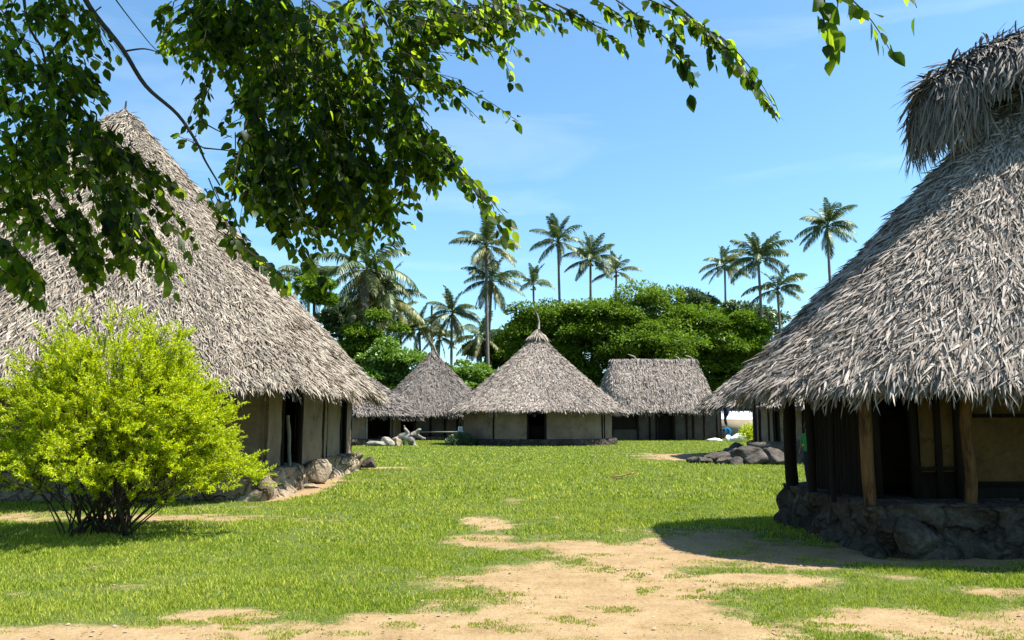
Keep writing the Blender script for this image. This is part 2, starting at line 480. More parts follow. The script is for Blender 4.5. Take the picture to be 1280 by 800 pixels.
def make_grass():
    mb = MB()
    # (y0, y1, count, height, width)
    bands = [(5.0, 7.5, 210000, 0.028, 0.0055), (7.5, 11, 200000, 0.032, 0.007), (11, 17, 150000, 0.045, 0.011), (17, 30, 120000, 0.065, 0.022), (30, 70, 170000, 0.07, 0.04)]
    for y0, y1, n, h, w in bands:
        y = rng.uniform(y0, y1, n)
        x = rng.uniform(-1, 1, n) * (0.70 * y + 0.6)
        d = dirt_value(x, y)
        clump = fbm(x * 3.0, y * 3.0, 77, 3)
        keep = (rng.uniform(0, 1, n) > sstep(0.08, 0.56, d + rng.normal(0, 0.05, n)) ** 0.8) & (rng.uniform(0, 1, n) < np.clip(0.45 + 1.3 * (clump - 0.35), 0.18, 1))
        # sparse weeds on the dirt
        weed = (d >= 0.3) & (fbm(x * 2.3, y * 5.0, 5, 3) > 0.64) & (y < 15) & (rng.uniform(0, 1, n) < 0.55)
        keep |= weed
        # nothing under the hut floors
        keep &= ~((x > 4.4) & (y > 9.8) & (y < 12.9)) & ~((x < -5.0) & (y > 16.5) & (y < 27))
        x, y, d, weed = x[keep], y[keep], d[keep], weed[keep]
        k = len(x)
        hh = 0.85 * h * np.where(weed & (d > 0.35), 0.6, 1.0) * rng.uniform(0.45, 1.35, k) * (1 - 0.45 * sstep(0.0, 0.4, d)) * (0.7 + 0.8 * fbm(x * 1.1, y * 1.1, 55, 3))
        a = rng.uniform(0, 2 * math.pi, k)
        lean = rng.uniform(0.2, 1.1, k) * hh
        la = rng.uniform(0, 2 * math.pi, k)
        P = np.stack([x, y, np.full(k, -0.012)], -1)
        S = np.stack([np.cos(a), np.sin(a), np.zeros(k)], -1) * (w * rng.uniform(0.6, 1.3, k))[:, None]
        T = P + np.stack([np.cos(la) * lean, np.sin(la) * lean, hh + 0.012], -1)
        V = np.stack([P - S, P + S, T], 1).reshape(-1, 3)
        mb.add(V, [np.arange(3 * k).reshape(-1, 3)])
    o = mb.build('grass', M['grass_blade'])
    tag(o, 'short bright green grass of the village lawn', kind='stuff')


make_grass()


# ------------------------------------------------------------------ thatch
def blades(mb, P, D, N, L, W, lift=0.5, mat=0):
    """thatch leaflets: base P, run along D, N outward, length L, width W; bent in three segments"""
    k = len(P)
    S = unit(np.cross(D, N))
    tw = rng.normal(0, 0.8, k)[:, None]
    S = unit(S + N * tw)
    lf = rng.uniform(0.0, 1.0, k)[:, None] * lift
    rows = []
    side = rng.normal(0, 0.16, k)[:, None]
    for t, wd, hz in ((0.0, 0.55, -0.06), (0.42, 1.0, 0.10), (0.78, 0.75, 0.10)):
        C = P + D * (L * t)[:, None] + N * (L[:, None] * hz * (0.35 + lf)) + S * (side * L[:, None] * t * t)
        rows += [C - S * (W * wd * 0.5)[:, None], C + S * (W * wd * 0.5)[:, None]]
    tip = P + D * L[:, None] + N * (L[:, None] * (0.02 + 0.12 * (lf - 0.3))) + S * (side * L[:, None])
    V = np.stack(rows + [tip], 1)
    b = np.arange(k)[:, None] * 7
    mb.add(V.reshape(-1, 3), [np.concatenate([b + np.array([0, 1, 3, 2]), b + np.array([2, 3, 5, 4])]), b + np.array([4, 5, 6])], mat)


class Roof:
    """hipped/conical thatch roof in local coordinates: eave superellipse (a,b,n) at z0, ridge of half length r at z1"""
    def __init__(s, a, b, n, r, z0, z1, p=1.0, sag=0.0, wob=0.12, seed=0, ecurve=0.0):
        s.a, s.b, s.n, s.r, s.z0, s.z1, s.p, s.sag, s.wob, s.seed, s.ecurve = a, b, n, r, z0, z1, p, sag, wob, seed, ecurve

    def pos(s, u, t):
        c, d = np.cos(u), np.sin(u)
        ex = s.a * np.sign(c) * np.abs(c) ** (2 / s.n)
        ey = s.b * np.sign(d) * np.abs(d) ** (2 / s.n)
        rx = np.clip(ex, -s.r, s.r)
        w = 1 + s.wob * (fbm(np.cos(u) * 3 + 7, np.sin(u) * 3 + t * 2.0 + 5, s.seed, 3) - 0.5) * 0.5
        tt = np.maximum(t, 0.0)
        x = rx * (1 - tt) + ex * tt * w
        y = ey * tt * w
        q = 1 - t
        z = s.z0 + (s.z1 - s.z0) * (q + s.p * (q * q - q) * 1.0) + s.sag * 0
        z = z + (vnoise(np.cos(u) * 5 + 9, np.sin(u) * 5 + t * 6 + 9, s.seed + 5) - 0.5) * s.wob * 0.8
        z = z - s.ecurve * np.maximum(t - 0.8, 0) ** 2 * 25 * 0.04
        return np.stack([x, y, z], -1)

    def frame(s, u, t):
        e = 0.01
        P = s.pos(u, t)
        D = unit(s.pos(u, np.minimum(t + e, 1.2)) - s.pos(u, t - e))
        U = s.pos(u + e, t) - s.pos(u - e, t)
        N = unit(np.cross(U, -D) * 1.0)
        N = np.where((N[:, 2:3] < 0), -N, N)
        return P, D, N


def make_roof(name, parent, rf, n, L, W, mat, faceang=None, bundle=6, holes=0.35, fringe=1.0, thick=0.28, far=False, capmat=None):
    mb = MB()
    nu, nt_ = 96, 18
    u = np.linspace(0, 2 * math.pi, nu, endpoint=False)
    t = np.linspace(0.0, 0.985, nt_)
    UU, TT = np.meshgrid(u, t, indexing='ij')
    P = rf.pos(UU.ravel(), TT.ravel())
    mb.add(P - np.array([0, 0, 0.03]), [grid_faces(nu, nt_, True)], 1)
    tl = np.linspace(0.25, 0.955, 8)
    UU, TL = np.meshgrid(u, tl, indexing='ij')
    Q = rf.pos(UU.ravel(), TL.ravel()) - np.array([0, 0, thick])
    mb.add(Q, [grid_faces(nu, 8, True)[:, ::-1]], 1)
    rim = np.stack([rf.pos(u, np.full(nu, 0.985)) - np.array([0, 0, 0.03]), rf.pos(u, np.full(nu, 0.955)) - np.array([0, 0, thick])], 1).reshape(-1, 3)
    mb.add(rim, [grid_faces(nu, 2, True)], 1)
    # bundles of leaflets
    nb = n // bundle
    if faceang is None:
        ub = rng.uniform(0, 2 * math.pi, nb)
    else:
        m_ = rng.uniform(0, 1, nb) < 0.82
        ub = np.where(m_, rng.uniform(faceang[0], faceang[1], nb), rng.uniform(0, 2 * math.pi, nb))
    tb = np.sqrt(rng.uniform(0.0004 if rf.r < 0.5 else 0.0, 1, nb)) * 1.0
    if rf.r > 1.0:
        tb = np.where(rng.uniform(0, 1, nb) < 0.4, rng.uniform(0, 1, nb), tb)
    # arc length re-sampling: superellipse corners collect too many samples otherwise
    bl = rng.normal(0, 1, nb); by = rng.normal(0, 0.26, nb); bL = rng.uniform(0.75, 1.25, nb); bz = rng.uniform(0, 1, nb)
    ub = np.repeat(ub, bundle); tb = np.repeat(tb, bundle); bl = np.repeat(bl, bundle); by = np.repeat(by, bundle); bL = np.repeat(bL, bundle); bz = np.repeat(bz, bundle)
    k = len(ub)
    rad = np.maximum(np.hypot(rf.a, rf.b) * 0.7, 0.5)
    uu = ub + rng.normal(0, W * 1.1 / rad, k) / np.maximum(tb, 0.08)
    tt = np.clip(tb + rng.normal(0, L * 0.18 / rad, k) - 0.3 * L / rad, 0.0, 0.995)
    P, D, N = rf.frame(uu, tt)
    S = np.cross(D, N)
    yaw = by + rng.normal(0, 0.27, k)
    D2 = unit(D + S * yaw[:, None] + N * (rng.normal(0.05, 0.07, k) + 0.05 * bl)[:, None])
    Lk = L * bL * rng.uniform(0.65, 1.2, k)
    Wk = W * rng.uniform(0.5, 1.35, k)
    P = P + N * ((bz * 0.10 - 0.035) * min(1.0, L * 2.2) + 0.012)[:, None]
    blades(mb, P, D2, N, Lk, Wk, holes)
    # eave fringe
    nf = int(fringe * 2 * math.pi * rad / W * 2.2)
    uu = rng.uniform(0, 2 * math.pi, nf)
    if faceang is not None:
        uu = np.where(rng.uniform(0, 1, nf) < 0.75, rng.uniform(faceang[0], faceang[1], nf), uu)
    tt = rng.uniform(0.93, 0.99, nf)
    P, D, N = rf.frame(uu, tt)
    P = P - np.array([0, 0, 1.0]) * rng.uniform(0, thick, nf)[:, None]
    S = np.cross(D, N)
    cl = (vnoise(uu * rad * 2.2, tt * 0 + 3, 41) - 0.5)
    D2 = unit(D + S * rng.normal(0, 0.22, nf)[:, None] + np.array([0, 0, -1.0]) * (rng.uniform(0.0, 1.3, nf))[:, None])
    blades(mb, P, D2, N, L * rng.uniform(0.3, 0.75, nf) * (1.0 + cl * 0.9), W * rng.uniform(0.5, 1.1, nf), 0.4)
    return mb.build(name, [mat, M['thatch_core']], parent)


def tuft(mb, base, top, r0, n, L, W, mat=0):
    """a tied tuft of leaflets hanging from a point"""
    base, top = np.array(base, float), np.array(top, float)
    a = rng.uniform(0, 2 * math.pi, n)
    O = np.stack([np.cos(a), np.sin(a), np.zeros(n)], -1)
    f = rng.uniform(0, 1, n)[:, None]
    P = base + (top - base) * f + O * (r0 * (1.05 - f))
    D = unit(O * rng.uniform(0.3, 0.9, n)[:, None] + np.array([0, 0, -1.0]))
    blades(mb, P, D, unit(O + np.array([0, 0, 0.5])), L * rng.uniform(0.6, 1.2, n), W * rng.uniform(0.6, 1.2, n), 0.5, mat)


def post(name, p0, p1, r, mat, parent, wob=0.02, seed=0, sides=9):
    p0, p1 = Vector(p0), Vector(p1)
    mb = MB()
    pts, rad = [], []
    for i in range(12):
        f = i / 11
        p = p0.lerp(p1, f)
        p = p + Vector((mnoise.noise(Vector((seed * 3.1, f * 2.5, 0))), mnoise.noise(Vector((seed * 3.1, f * 2.5, 9))), 0)) * wob
        pts.append(p)
        rad.append(r * (1 + 0.18 * mnoise.noise(Vector((seed, f * 5, 4)))))
    tube(mb, pts, rad, sides)
    return mb.build(name, mat, parent, True)


def rock_mesh(name, size, seed, sub=4, rough=0.35):
    bm = bmesh.new()
    bmesh.ops.create_icosphere(bm, subdivisions=sub, radius=1)
    off = Vector((seed * 7.3, seed * 3.7, seed * 1.9))
    rr = random.Random(seed)
    cuts = [(Vector((rr.gauss(0, 1), rr.gauss(0, 1), rr.gauss(0, 1))).normalized(), rr.uniform(0.55, 0.85)) for _ in range(11)]
    for v in bm.verts:
        d = v.co.normalized()
        dist, _ = mnoise.voronoi(d * 1.3 + off)
        k = 1 + 0.10 * mnoise.noise(d * 9 + off) + rough * (dist[0] - 0.45) + 0.25 * rough * mnoise.fractal(d * 2.5 + off, 1.0, 2.0, 4)
        c = d * k
        for nn, dd in cuts:
            q = c.dot(nn) - dd
            if q > 0: c = c - nn * q * 0.92
        c = c * (1 + 0.05 * mnoise.fractal(d * 6 + off, 1.0, 2.0, 4))
        c.z = max(c.z, -0.45)
        v.co = Vector((c.x * size[0], c.y * size[1], c.z * size[2]))
    me = bpy.data.meshes.new(name)
    bm.to_mesh(me); bm.free()
    return me


def rock(name, loc, size, seed, mat, label, group=None, rz=0.0, cat='rock'):
    o = link(name, rock_mesh(name, size, seed), mat, None, True)
    o.location = loc
    o.rotation_euler = (0, 0, rz)
    return tag(o, label, cat, group)


def stone_base(name, parent, outline, h, mat, seed=0, step=0.10, rough=0.14, cell=0.55, top_in=0.0):
    """a rubble stone platform: a displaced wall round OUTLINE (list of local xy corners, counter-clockwise) and a rough top"""
    pts = []
    n = len(outline)
    for i in range(n):
        a, b = Vector((*outline[i], 0)), Vector((*outline[(i + 1) % n], 0))
        m = max(2, int((b - a).length / step))
        for j in range(m): pts.append(a.lerp(b, j / m))
    # smooth the corners
    for _ in range(3):
        pts = [(pts[i - 1] + pts[i] * 2 + pts[(i + 1) % len(pts)]) / 4 for i in range(len(pts))]
    c = sum(pts, Vector()) / len(pts)
    hs = list(np.linspace(-0.05, h, max(4, int(h / step) + 1)))
    prof = [(1.0, z) for z in hs]
    rings = []
    off = Vector((seed * 5.1, seed * 2.3, seed))
    for (k, z) in prof:
        ring = []
        for i, p in enumerate(pts):
            t = (pts[(i + 1) % len(pts)] - pts[i - 1]).normalized()
            nrm = Vector((t.y, -t.x, 0))
            q = Vector((p.x, p.y, z))
            d, pp = mnoise.voronoi(Vector((q.x / cell, q.y / cell, q.z / (cell * 0.62))) + off)
            edge = min(1.0, (d[1] - d[0]) * 2.6)
            disp = rough * (edge - 0.7) * 1.1 + rough * 0.9 * mnoise.noise(pp[0] * 3.0) + 0.35 * rough * mnoise.fractal(q * 3.0 + off, 1.0, 2.0, 4)
            q2 = q + nrm * disp + Vector((0, 0, 0.25 * rough * mnoise.noise(q * 2.0 + off) * (1 if z > 0 else 0)))
            ring.append(q2)
        rings.append(ring)
    m = len(pts)
    for k in (0.985, 0.96, 0.88, 0.7, 0.3):
        ring = []
        for i, p in enumerate(pts):
            q = c + (p - c) * k
            z = h + 0.3 * rough * mnoise.fractal(Vector((q.x, q.y, 0)) * 2.2 + off, 1.0, 2.0, 4)
            ring.append(Vector((q.x, q.y, z + (0.02 if k < 0.98 else 0))))
        rings.append(ring)
    V = np.array([[tuple(q) for q in ring] for ring in rings])       # rings x m
    mb = MB()
    mb.add(V.transpose(1, 0, 2).reshape(-1, 3), [grid_faces(m, len(rings), True), np.array([np.arange(m) * len(rings) + len(rings) - 1])])
    return mb.build(name, mat, parent, True)


def slab(name, parent, a, b, z0, z1, th, mat, rough=0.012, seed=0):
    """a hand-plastered wall panel standing from a to b (local xy), subdivided and slightly uneven"""
    a, b = Vector((*a, 0)), Vector((*b, 0))
    d = (b - a); L = d.length; d.normalize()
    nrm = Vector((d.y, -d.x, 0))
    nu, nv = max(3, int(L / 0.12)), max(3, int((z1 - z0) / 0.12))
    mb = MB()
    front, back = [], []
    for i in range(nu):
        for j in range(nv):
            p = a + d * (L * i / (nu - 1)) + Vector((0, 0, z0 + (z1 - z0) * j / (nv - 1)))
            k = rough * mnoise.fractal(p * 1.7 + Vector((seed, 0, 0)), 1.0, 2.0, 4)
            front.append(p + nrm * (th / 2 + k)); back.append(p - nrm * (th / 2))
    V = np.array([tuple(p) for p in front + back])
    g = grid_faces(nu, nv)
    o = nu * nv
    e = []
    for i in range(nu - 1):
        for j in (0, nv - 1):
            q = [i * nv + j, (i + 1) * nv + j, (i + 1) * nv + j + o, i * nv + j + o]
            e.append(q if j == 0 else q[::-1])
    for j in range(nv - 1):
        for i in (0, nu - 1):
            q = [i * nv + j, i * nv + j + 1, i * nv + j + 1 + o, i * nv + j + o]
            e.append(q[::-1] if i == 0 else q)
    mb.add(V, [g, g[:, ::-1] + o, np.array(e)])
    return mb.build(name, mat, parent, True)


def beam(name, parent, a, b, w, h, mat):
    """a squared timber from a to b"""
    a, b = Vector(a), Vector(b)
    d = (b - a).normalized()
    up = Vector((0, 0, 1)) if abs(d.z) < 0.9 else Vector((1, 0, 0))
    s = d.cross(up).normalized(); t = s.cross(d)
    V = []
    for p in (a, b):
        for i, j in ((-1, -1), (1, -1), (1, 1), (-1, 1)):
            V.append(tuple(p + s * (i * w / 2) + t * (j * h / 2)))
    mb = MB()
    mb.add(V, [np.array([(3, 2, 1, 0), (4, 5, 6, 7), (0, 1, 5, 4), (1, 2, 6, 5), (2, 3, 7, 6), (3, 0, 4, 7)])])
    return mb.build(name, mat, parent)


# ------------------------------------------------------------------ hut on the right (near, with posts)
def right_hut():
    cx, cy = 8.3, 11.4
    h = tag(empty('thatched_hut', (cx, cy, 0)), 'near thatched hut with open porch posts and a shaggy overhanging ridge cap', 'hut', 'thatched huts round the lawn')
    rf = Roof(4.9, 2.55, 3.0, 0.7, 2.05, 6.5, p=0.04, wob=0.12, seed=3)
    make_roof('roof', h, rf, 170000, 0.34, 0.024, M['thatch_grey'], faceang=(math.pi * 0.85, math.pi * 1.78), holes=0.8, fringe=0.9, thick=0.24)
    # ridge cap: a thick shaggy saddle of palm thatch over the ridge
    mb = MB()
    n = 15
    xs = np.linspace(-2.72, 3.2, n)
    tops = np.interp(xs, [-2.72, -2.2, -1.5, -0.8, 0.2, 3.2], [6.50, 6.86, 7.16, 7.36, 7.46, 7.3])
    prof_a = np.linspace(0, math.pi, 11)
    V = []
    for x, zt in zip(xs, tops):
        hw = 0.62 * min(1, 0.55 + (x + 2.72) * 0.5)
        zb = float(np.interp(x, [-2.72, -1.4, 0], [5.95, 6.5, 6.65]))
        hh = zt - zb
        for a in prof_a:
            V.append((x, -math.cos(a) * hw * (1.0 + 0.25 * (1 - math.sin(a))), zb + hh * math.sin(a) ** 0.75))
    V = np.array(V)
    V[:11, 2] = V[:11, 2] * 0.35 + 0.65 * 6.45
    mb.add(V, [grid_faces(n, 11), np.array([np.arange(11)]), np.array([np.arange(11)[::-1] + (n - 1) * 11])], 1)
    k = 12000
    xx = rng.uniform(-2.75, 3.2, k)
    zt = np.interp(xx, xs, tops)
    aa = rng.uniform(0.0, math.pi, k)
    hw = 0.64 * np.minimum(1, 0.55 + (xx + 2.72) * 0.5)
    P = np.stack([xx, -np.cos(aa) * hw * (1 + 0.25 * (1 - np.sin(aa))), np.interp(xx, [-2.72, -1.4, 0], [5.95, 6.5, 6.65]) + (zt - np.interp(xx, [-2.72, -1.4, 0], [5.95, 6.5, 6.65])) * np.sin(aa) ** 0.75], -1)
    N = unit(np.stack([-0.25 * (xx < -1), -np.cos(aa), np.sin(aa) * 0.9], -1))
    sd = np.sign(-np.cos(aa))
    D = unit(np.stack([rng.normal(-0.25, 0.25, k), sd * (0.25 + 0.8 * np.sin(aa)), -np.abs(np.cos(aa)) - 0.35 + rng.normal(0, 0.25, k)], -1))
    blades(mb, P, D, N, 0.46 * rng.uniform(0.6, 1.25, k), 0.032 * rng.uniform(0.5, 1.3, k), 0.7)
    # ragged strips hanging from the open end
    k = 1500
    f = rng.uniform(0, 1, k)
    xx = -2.75 + 0.5 * f ** 1.4
    yy = rng.uniform(-0.75, 0.6, k)
    zz = 6.5 - np.abs(yy) * 0.45 + f * 0.1 - rng.uniform(0, 0.55, k)
    P = np.stack([xx, yy, zz], -1)
    D = unit(np.stack([rng.normal(-0.02, 0.12, k), rng.normal(0, 0.12, k), -np.ones(k)], -1))
    blades(mb, P, D, np.tile([[-0.8, -0.6, 0.1]], (k, 1)), rng.uniform(0.35, 0.85, k) * (1 - 0.3 * f), 0.022 * rng.uniform(0.5, 1.3, k), 0.4)
    # strips pointing out of the ragged tip
    k = 160
    P = np.stack([rng.uniform(-2.75, -2.2, k), rng.uniform(-0.35, 0.35, k), rng.uniform(6.35, 6.62, k)], -1)
    D = unit(np.stack([-np.ones(k), rng.normal(0, 0.3, k), rng.normal(-0.55, 0.35, k)], -1))
    blades(mb, P, D, np.tile([[0, 0, 1.0]], (k, 1)), rng.uniform(0.15, 0.4, k), np.full(k, 0.02), 0.3)
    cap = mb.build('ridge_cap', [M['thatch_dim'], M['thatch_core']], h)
    # the loose dry stem sticking out of the cap
    mb = MB()
    pts = [(-2.6, -0.1, 6.45), (-2.85, -0.12, 6.28), (-3.05, -0.14, 5.98), (-3.2, -0.15, 5.75)]
    tube(mb, pts, [0.014, 0.012, 0.009, 0.004], 5)
    k = 26
    f = rng.uniform(0.3, 1, k)
    P = np.stack([np.interp(f, [0, .4, .75, 1], [p[0] for p in pts]), np.full(k, -0.13), np.interp(f, [0, .4, .75, 1], [p[2] for p in pts])], -1)
    D = unit(np.stack([rng.normal(-0.1, 0.3, k), rng.normal(0, 0.4, k), -np.ones(k)], -1))
    blades(mb, P, D, np.tile([[0, -1.0, 0]], (k, 1)), rng.uniform(0.08, 0.2, k), np.full(k, 0.010), 0.2)
    mb.build('dry_stem', M['bark'], cap)
    cap.location = (0.62, 0, 0.14)

    # stone platform
    X0, X1, Y0, Y1 = 4.28 - cx, 13.0 - cx, 9.70 - cy, 13.25 - cy
    stone_base('stone_base', h, [(X0, Y0), (X1, Y0), (X1, Y1), (X0, Y1)], 0.60, M['rubble_grey'], 4, 0.06, 0.13, 0.62)
    # porch posts (local coordinates)
    def W(x, y, z): return (x - cx, y - cy, z)
    e = at(1088, 631, 9.9); t = at(1078, 470, 9.75)
    post('post', W(e.x, e.y, 0.58), W(t.x, t.y, 2.35), 0.075, M['warm_wood'], h, 0.03, 1)
    e = at(1213, 634, 9.9); t = at(1206, 470, 9.8)
    post('post', W(e.x, e.y, 0.58), W(t.x, t.y, 2.35), 0.07, M['warm_wood'], h, 0.05, 2)
    e = at(991, 603, 12.75)
    post('post', W(e.x, e.y, 0.55), W(e.x - 0.02, e.y, 2.5), 0.095, M['dark_wood'], h, 0.03, 3)
    e = at(1016, 610, 11.6)
    post('post', W(e.x, e.y, 0.55), W(e.x - 0.02, e.y, 2.5), 0.06, M['dark_wood'], h, 0.03, 4)
    e = at(1043, 620, 10.7)
    post('post', W(e.x, e.y, 0.55), W(e.x - 0.01, e.y, 2.5), 0.035, M['dark_wood'], h, 0.03, 5)
    post('post', W(9.0, 9.95, 0.55), W(8.98, 9.9, 2.3), 0.075, M['warm_wood'], h, 0.03, 6)
    post('post', W(12.2, 9.95, 0.55), W(12.2, 9.9, 2.3), 0.075, M['warm_wood'], h, 0.03, 7)
    # inner room: walls
    wx0, wx1, wy0, wy1 = 4.62 - cx, 12.7 - cx, 10.55 - cy, 12.6 - cy
    zf, zt_ = 0.58, 2.9
    # side wall of dark upright poles, seen edge on between the posts
    mb = MB()
    for i in range(24):
        y = wy0 + 0.02 + (wy1 - wy0) * i / 24
        x = wx0 + rng.normal(0, 0.008)
        tube(mb, [(x, y, zf), (x + rng.normal(0, 0.01), y, 1.6), (x, y + rng.normal(0, 0.01), zt_)], 0.05, 7)
    mb.build('pole_wall', M['dark_wood'], h, True)
    slab('wall', h, (wx1, wy1), (wx0, wy1), zf, zt_, 0.14, M['adobe_ochre'], 0.02, 2)
    slab('wall', h, (wx1, wy0), (wx1, wy1), zf, zt_, 0.14, M['adobe_ochre'], 0.02, 3)
    # front wall: open doorway at the corner, then panels between timbers
    def fx(px): return at(px, 560, 10.55).x - cx
    d0, d1 = fx(1092), fx(1141)
    pw = fx(1166); p2 = fx(1206)
    zc = lambda py: at(1200, py, 10.5).z
    beam('door_frame', h, (d0 + 0.03, wy0, zf), (d0 + 0.03, wy0, zt_), 0.09, 0.09, M['dark_wood'])
    beam('door_frame', h, (d1, wy0 - 0.02, zf), (d1, wy0 - 0.02, zt_), 0.10, 0.08, M['dark_wood'])
    beam('door_frame', h, (d0, wy0 - 0.01, 2.3), (d1, wy0 - 0.01, 2.3), 0.10, 0.10, M['dark_wood'])
    slab('wall', h, (d1 + 0.06, wy0), (p2, wy0), zc(590), zt_, 0.12, M['adobe_ochre'], 0.02, 5)
    slab('wall', h, (p2, wy0 - 0.01), (wx1, wy0 - 0.01), zc(606), zt_, 0.12, M['adobe_ochre'], 0.012, 6)
    slab('wall', h, (d1 + 0.06, wy0 + 0.03), (wx1, wy0 + 0.03), zf, zc(588), 0.10, M['dark_wood'], 0.02, 7)
    for px, w_ in ((1168, 0.06), (1192, 0.10), (1330, 0.1)):
        x = fx(px)
        beam('timber', h, (x, wy0 - 0.09, zf), (x + 0.01, wy0 - 0.09, zt_), w_, 0.07, M['dark_wood'])
    for py, a_, b_ in ((520, 1215, 1420), (586, 1140, 1205), (604, 1200, 1420)):
        beam('timber', h, (fx(a_), wy0 - 0.085, zc(py)), (fx(b_), wy0 - 0.085, zc(py) + 0.01), 0.05, 0.045, M['dark_wood'])
    # eave beams
    beam('eave_beam', h, W(4.5, 9.85, 2.22), W(12.8, 9.85, 2.22), 0.10, 0.11, M['dark_wood'])
    beam('eave_beam', h, W(4.5, 9.9, 2.2), W(4.5, 12.8, 2.2), 0.10, 0.11, M['dark_wood'])
    # floor inside the doorway is the platform; a back partition keeps the room dark
    return h


right_hut()


# ------------------------------------------------------------------ big hut on the left
def left_hut():
    cx, cy = -10.9, 21.6
    h = tag(empty('thatched_hut', (cx, cy, 0)), 'largest thatched hut with a tall pointed roof, behind the yellow green bush', 'hut', 'thatched huts round the lawn')
    ap = at(140, 140, cy)
    rf = Roof(6.95, 6.95, 4.2, 0.06, 2.30, ap.z, p=0.06, wob=0.10, seed=8)
    make_roof('roof', h, rf, 250000, 0.36, 0.026, M['thatch_tan'], faceang=(math.pi * 1.05, math.pi * 2.16), holes=0.4, fringe=1.0, thick=0.32)
    mb = MB()
    tuft(mb, (0, 0, ap.z - 0.35), (0, 0, ap.z + 0.12), 0.32, 260, 0.5, 0.05)
    tube(mb, [(0, 0, ap.z - 0.3), (0.02, 0, ap.z + 0.32)], [0.05, 0.02], 6, 1)
    mb.build('finial', [M['thatch_dim'], M['grey_wood']], h)
    # platform
    X1 = -5.0 - cx
    Y0, Y1 = 16.4 - cy, 27.2 - cy
    stone_base('stone_base', h, [(-5.9, Y0), (X1, Y0), (X1 - 0.05, Y0 + 3.0), (X1 - 0.35, Y0 + 4.6), (X1 - 0.3, Y0 + 6.2), (X1 - 0.05, Y0 + 7.6), (X1, Y1), (-5.9, Y1)], 0.55, M['rubble_warm'], 9, 0.10, 0.20, 0.85)
    # right-hand wall, facing the lawn
    wx = -5.45 - cx
    zf, zt_ = 0.52, 3.1
    def fy(px): return 5.45 / ((640 - px) / F) * 1.0 - cy
    ys = [fy(333), fy(351), fy(375), fy(402), fy(408), fy(424), fy(431.5), fy(438)]
    slab('wall', h, (wx, ys[0]), (wx, ys[1]), zf, zt_, 0.16, M['adobe'], 0.02, 11)
    slab('wall', h, (wx, ys[2]), (wx, ys[3]), zf, zt_, 0.16, M['adobe'], 0.02, 12)
    slab('wall', h, (wx, ys[3] + 0.22), (wx, ys[5]), zf, zt_, 0.16, M['adobe'], 0.02, 13)
    slab('wall', h, (wx, ys[6]), (wx, ys[7]), zf, zt_, 0.16, M['adobe'], 0.02, 14)
    slab('wall', h, (wx, ys[7] - 0.05), (-5.45, ys[7] - 0.05), zf, zt_, 0.16, M['adobe'], 0.02, 15)
    slab('wall', h, (-5.45, ys[0]), (wx, ys[0]), zf, zt_, 0.16, M['adobe'], 0.02, 16)
    slab('wall', h, (-5.45, ys[7]), (-5.45, ys[0]), zf, zt_, 0.16, M['adobe'], 0.02, 17)
    for k, (y, r) in enumerate(((ys[1] + 0.03, 0.07), (ys[2] - 0.04, 0.09), (ys[3] - 0.02, 0.05), (ys[4] - 0.05, 0.05), (ys[5] + 0.02, 0.06), (ys[6] - 0.04, 0.06), (ys[7] + 0.02, 0.06))):
        post('post', (wx + 0.05, y, zf), (wx + 0.05, y, zt_), r, M['dark_wood'], h, 0.02, 20 + k)
    post('post', (wx + 0.16, ys[1] + 0.45, zf), (wx + 0.10, ys[1] + 0.40, 1.75), 0.045, M['grey_wood'], h, 0.03, 31)
    # door leaf standing open inside the dark doorway
    slab('door', h, (wx - 0.12, ys[1] + 0.1), (wx - 0.12, ys[1] + 0.5), zf + 0.45, 2.3, 0.05, M['dark_wood'], 0.01, 18)
    for y0, y1 in ((ys[4] - 0.55, ys[4] - 0.1), (ys[5], ys[6])):
        slab('shutter', h, (wx - 0.06, y0), (wx - 0.06, y1), zf, zt_, 0.05, M['dark_wood'], 0.01, 19)
    beam('eave_beam', h, (wx + 0.35, ys[0] - 0.4, 2.72), (wx + 0.35, ys[7] + 0.4, 2.72), 0.12, 0.12, M['dark_wood'])
    return h


left_hut()


# ------------------------------------------------------------------ huts across the lawn
def round_wall(name, parent, r, z0, z1, th, gaps, mat, seed=0, n=160):
    """a plastered round wall with door gaps (angle intervals in radians)"""
    mb = MB()
    segs, cur = [], []
    for i in range(n + 1):
        a = 2 * math.pi * i / n - math.pi * 1.5
        ok = not any(g0 < a < g1 for g0, g1 in gaps)
        if ok: cur.append(a)
        if (not ok or i == n) and len(cur) > 1:
            segs.append(cur); cur = []
        elif not ok: cur = []
    zs = np.linspace(z0, z1, 8)
    for s in segs:
        V = []
        for a in s:
            for z in zs:
                k = 0.02 * mnoise.fractal(Vector((math.cos(a) * 4, math.sin(a) * 4, z + seed)), 1.0, 2.0, 3)
                V.append(((r + k) * math.cos(a), (r + k) * math.sin(a), z))
        for a in s:
            for z in zs: V.append(((r - th) * math.cos(a), (r - th) * math.sin(a), z))
        nn, o = len(s), len(s) * 8
        g = grid_faces(nn, 8)
        e = []
        for j in range(7):
            e.append([j, j + o, j + 1 + o, j + 1]); q = (nn - 1) * 8 + j
            e.append([q, q + 1, q + 1 + o, q + o])
        mb.add(V, [g, g[:, ::-1] + o, np.array(e)])
    return mb.build(name, mat, parent, True)


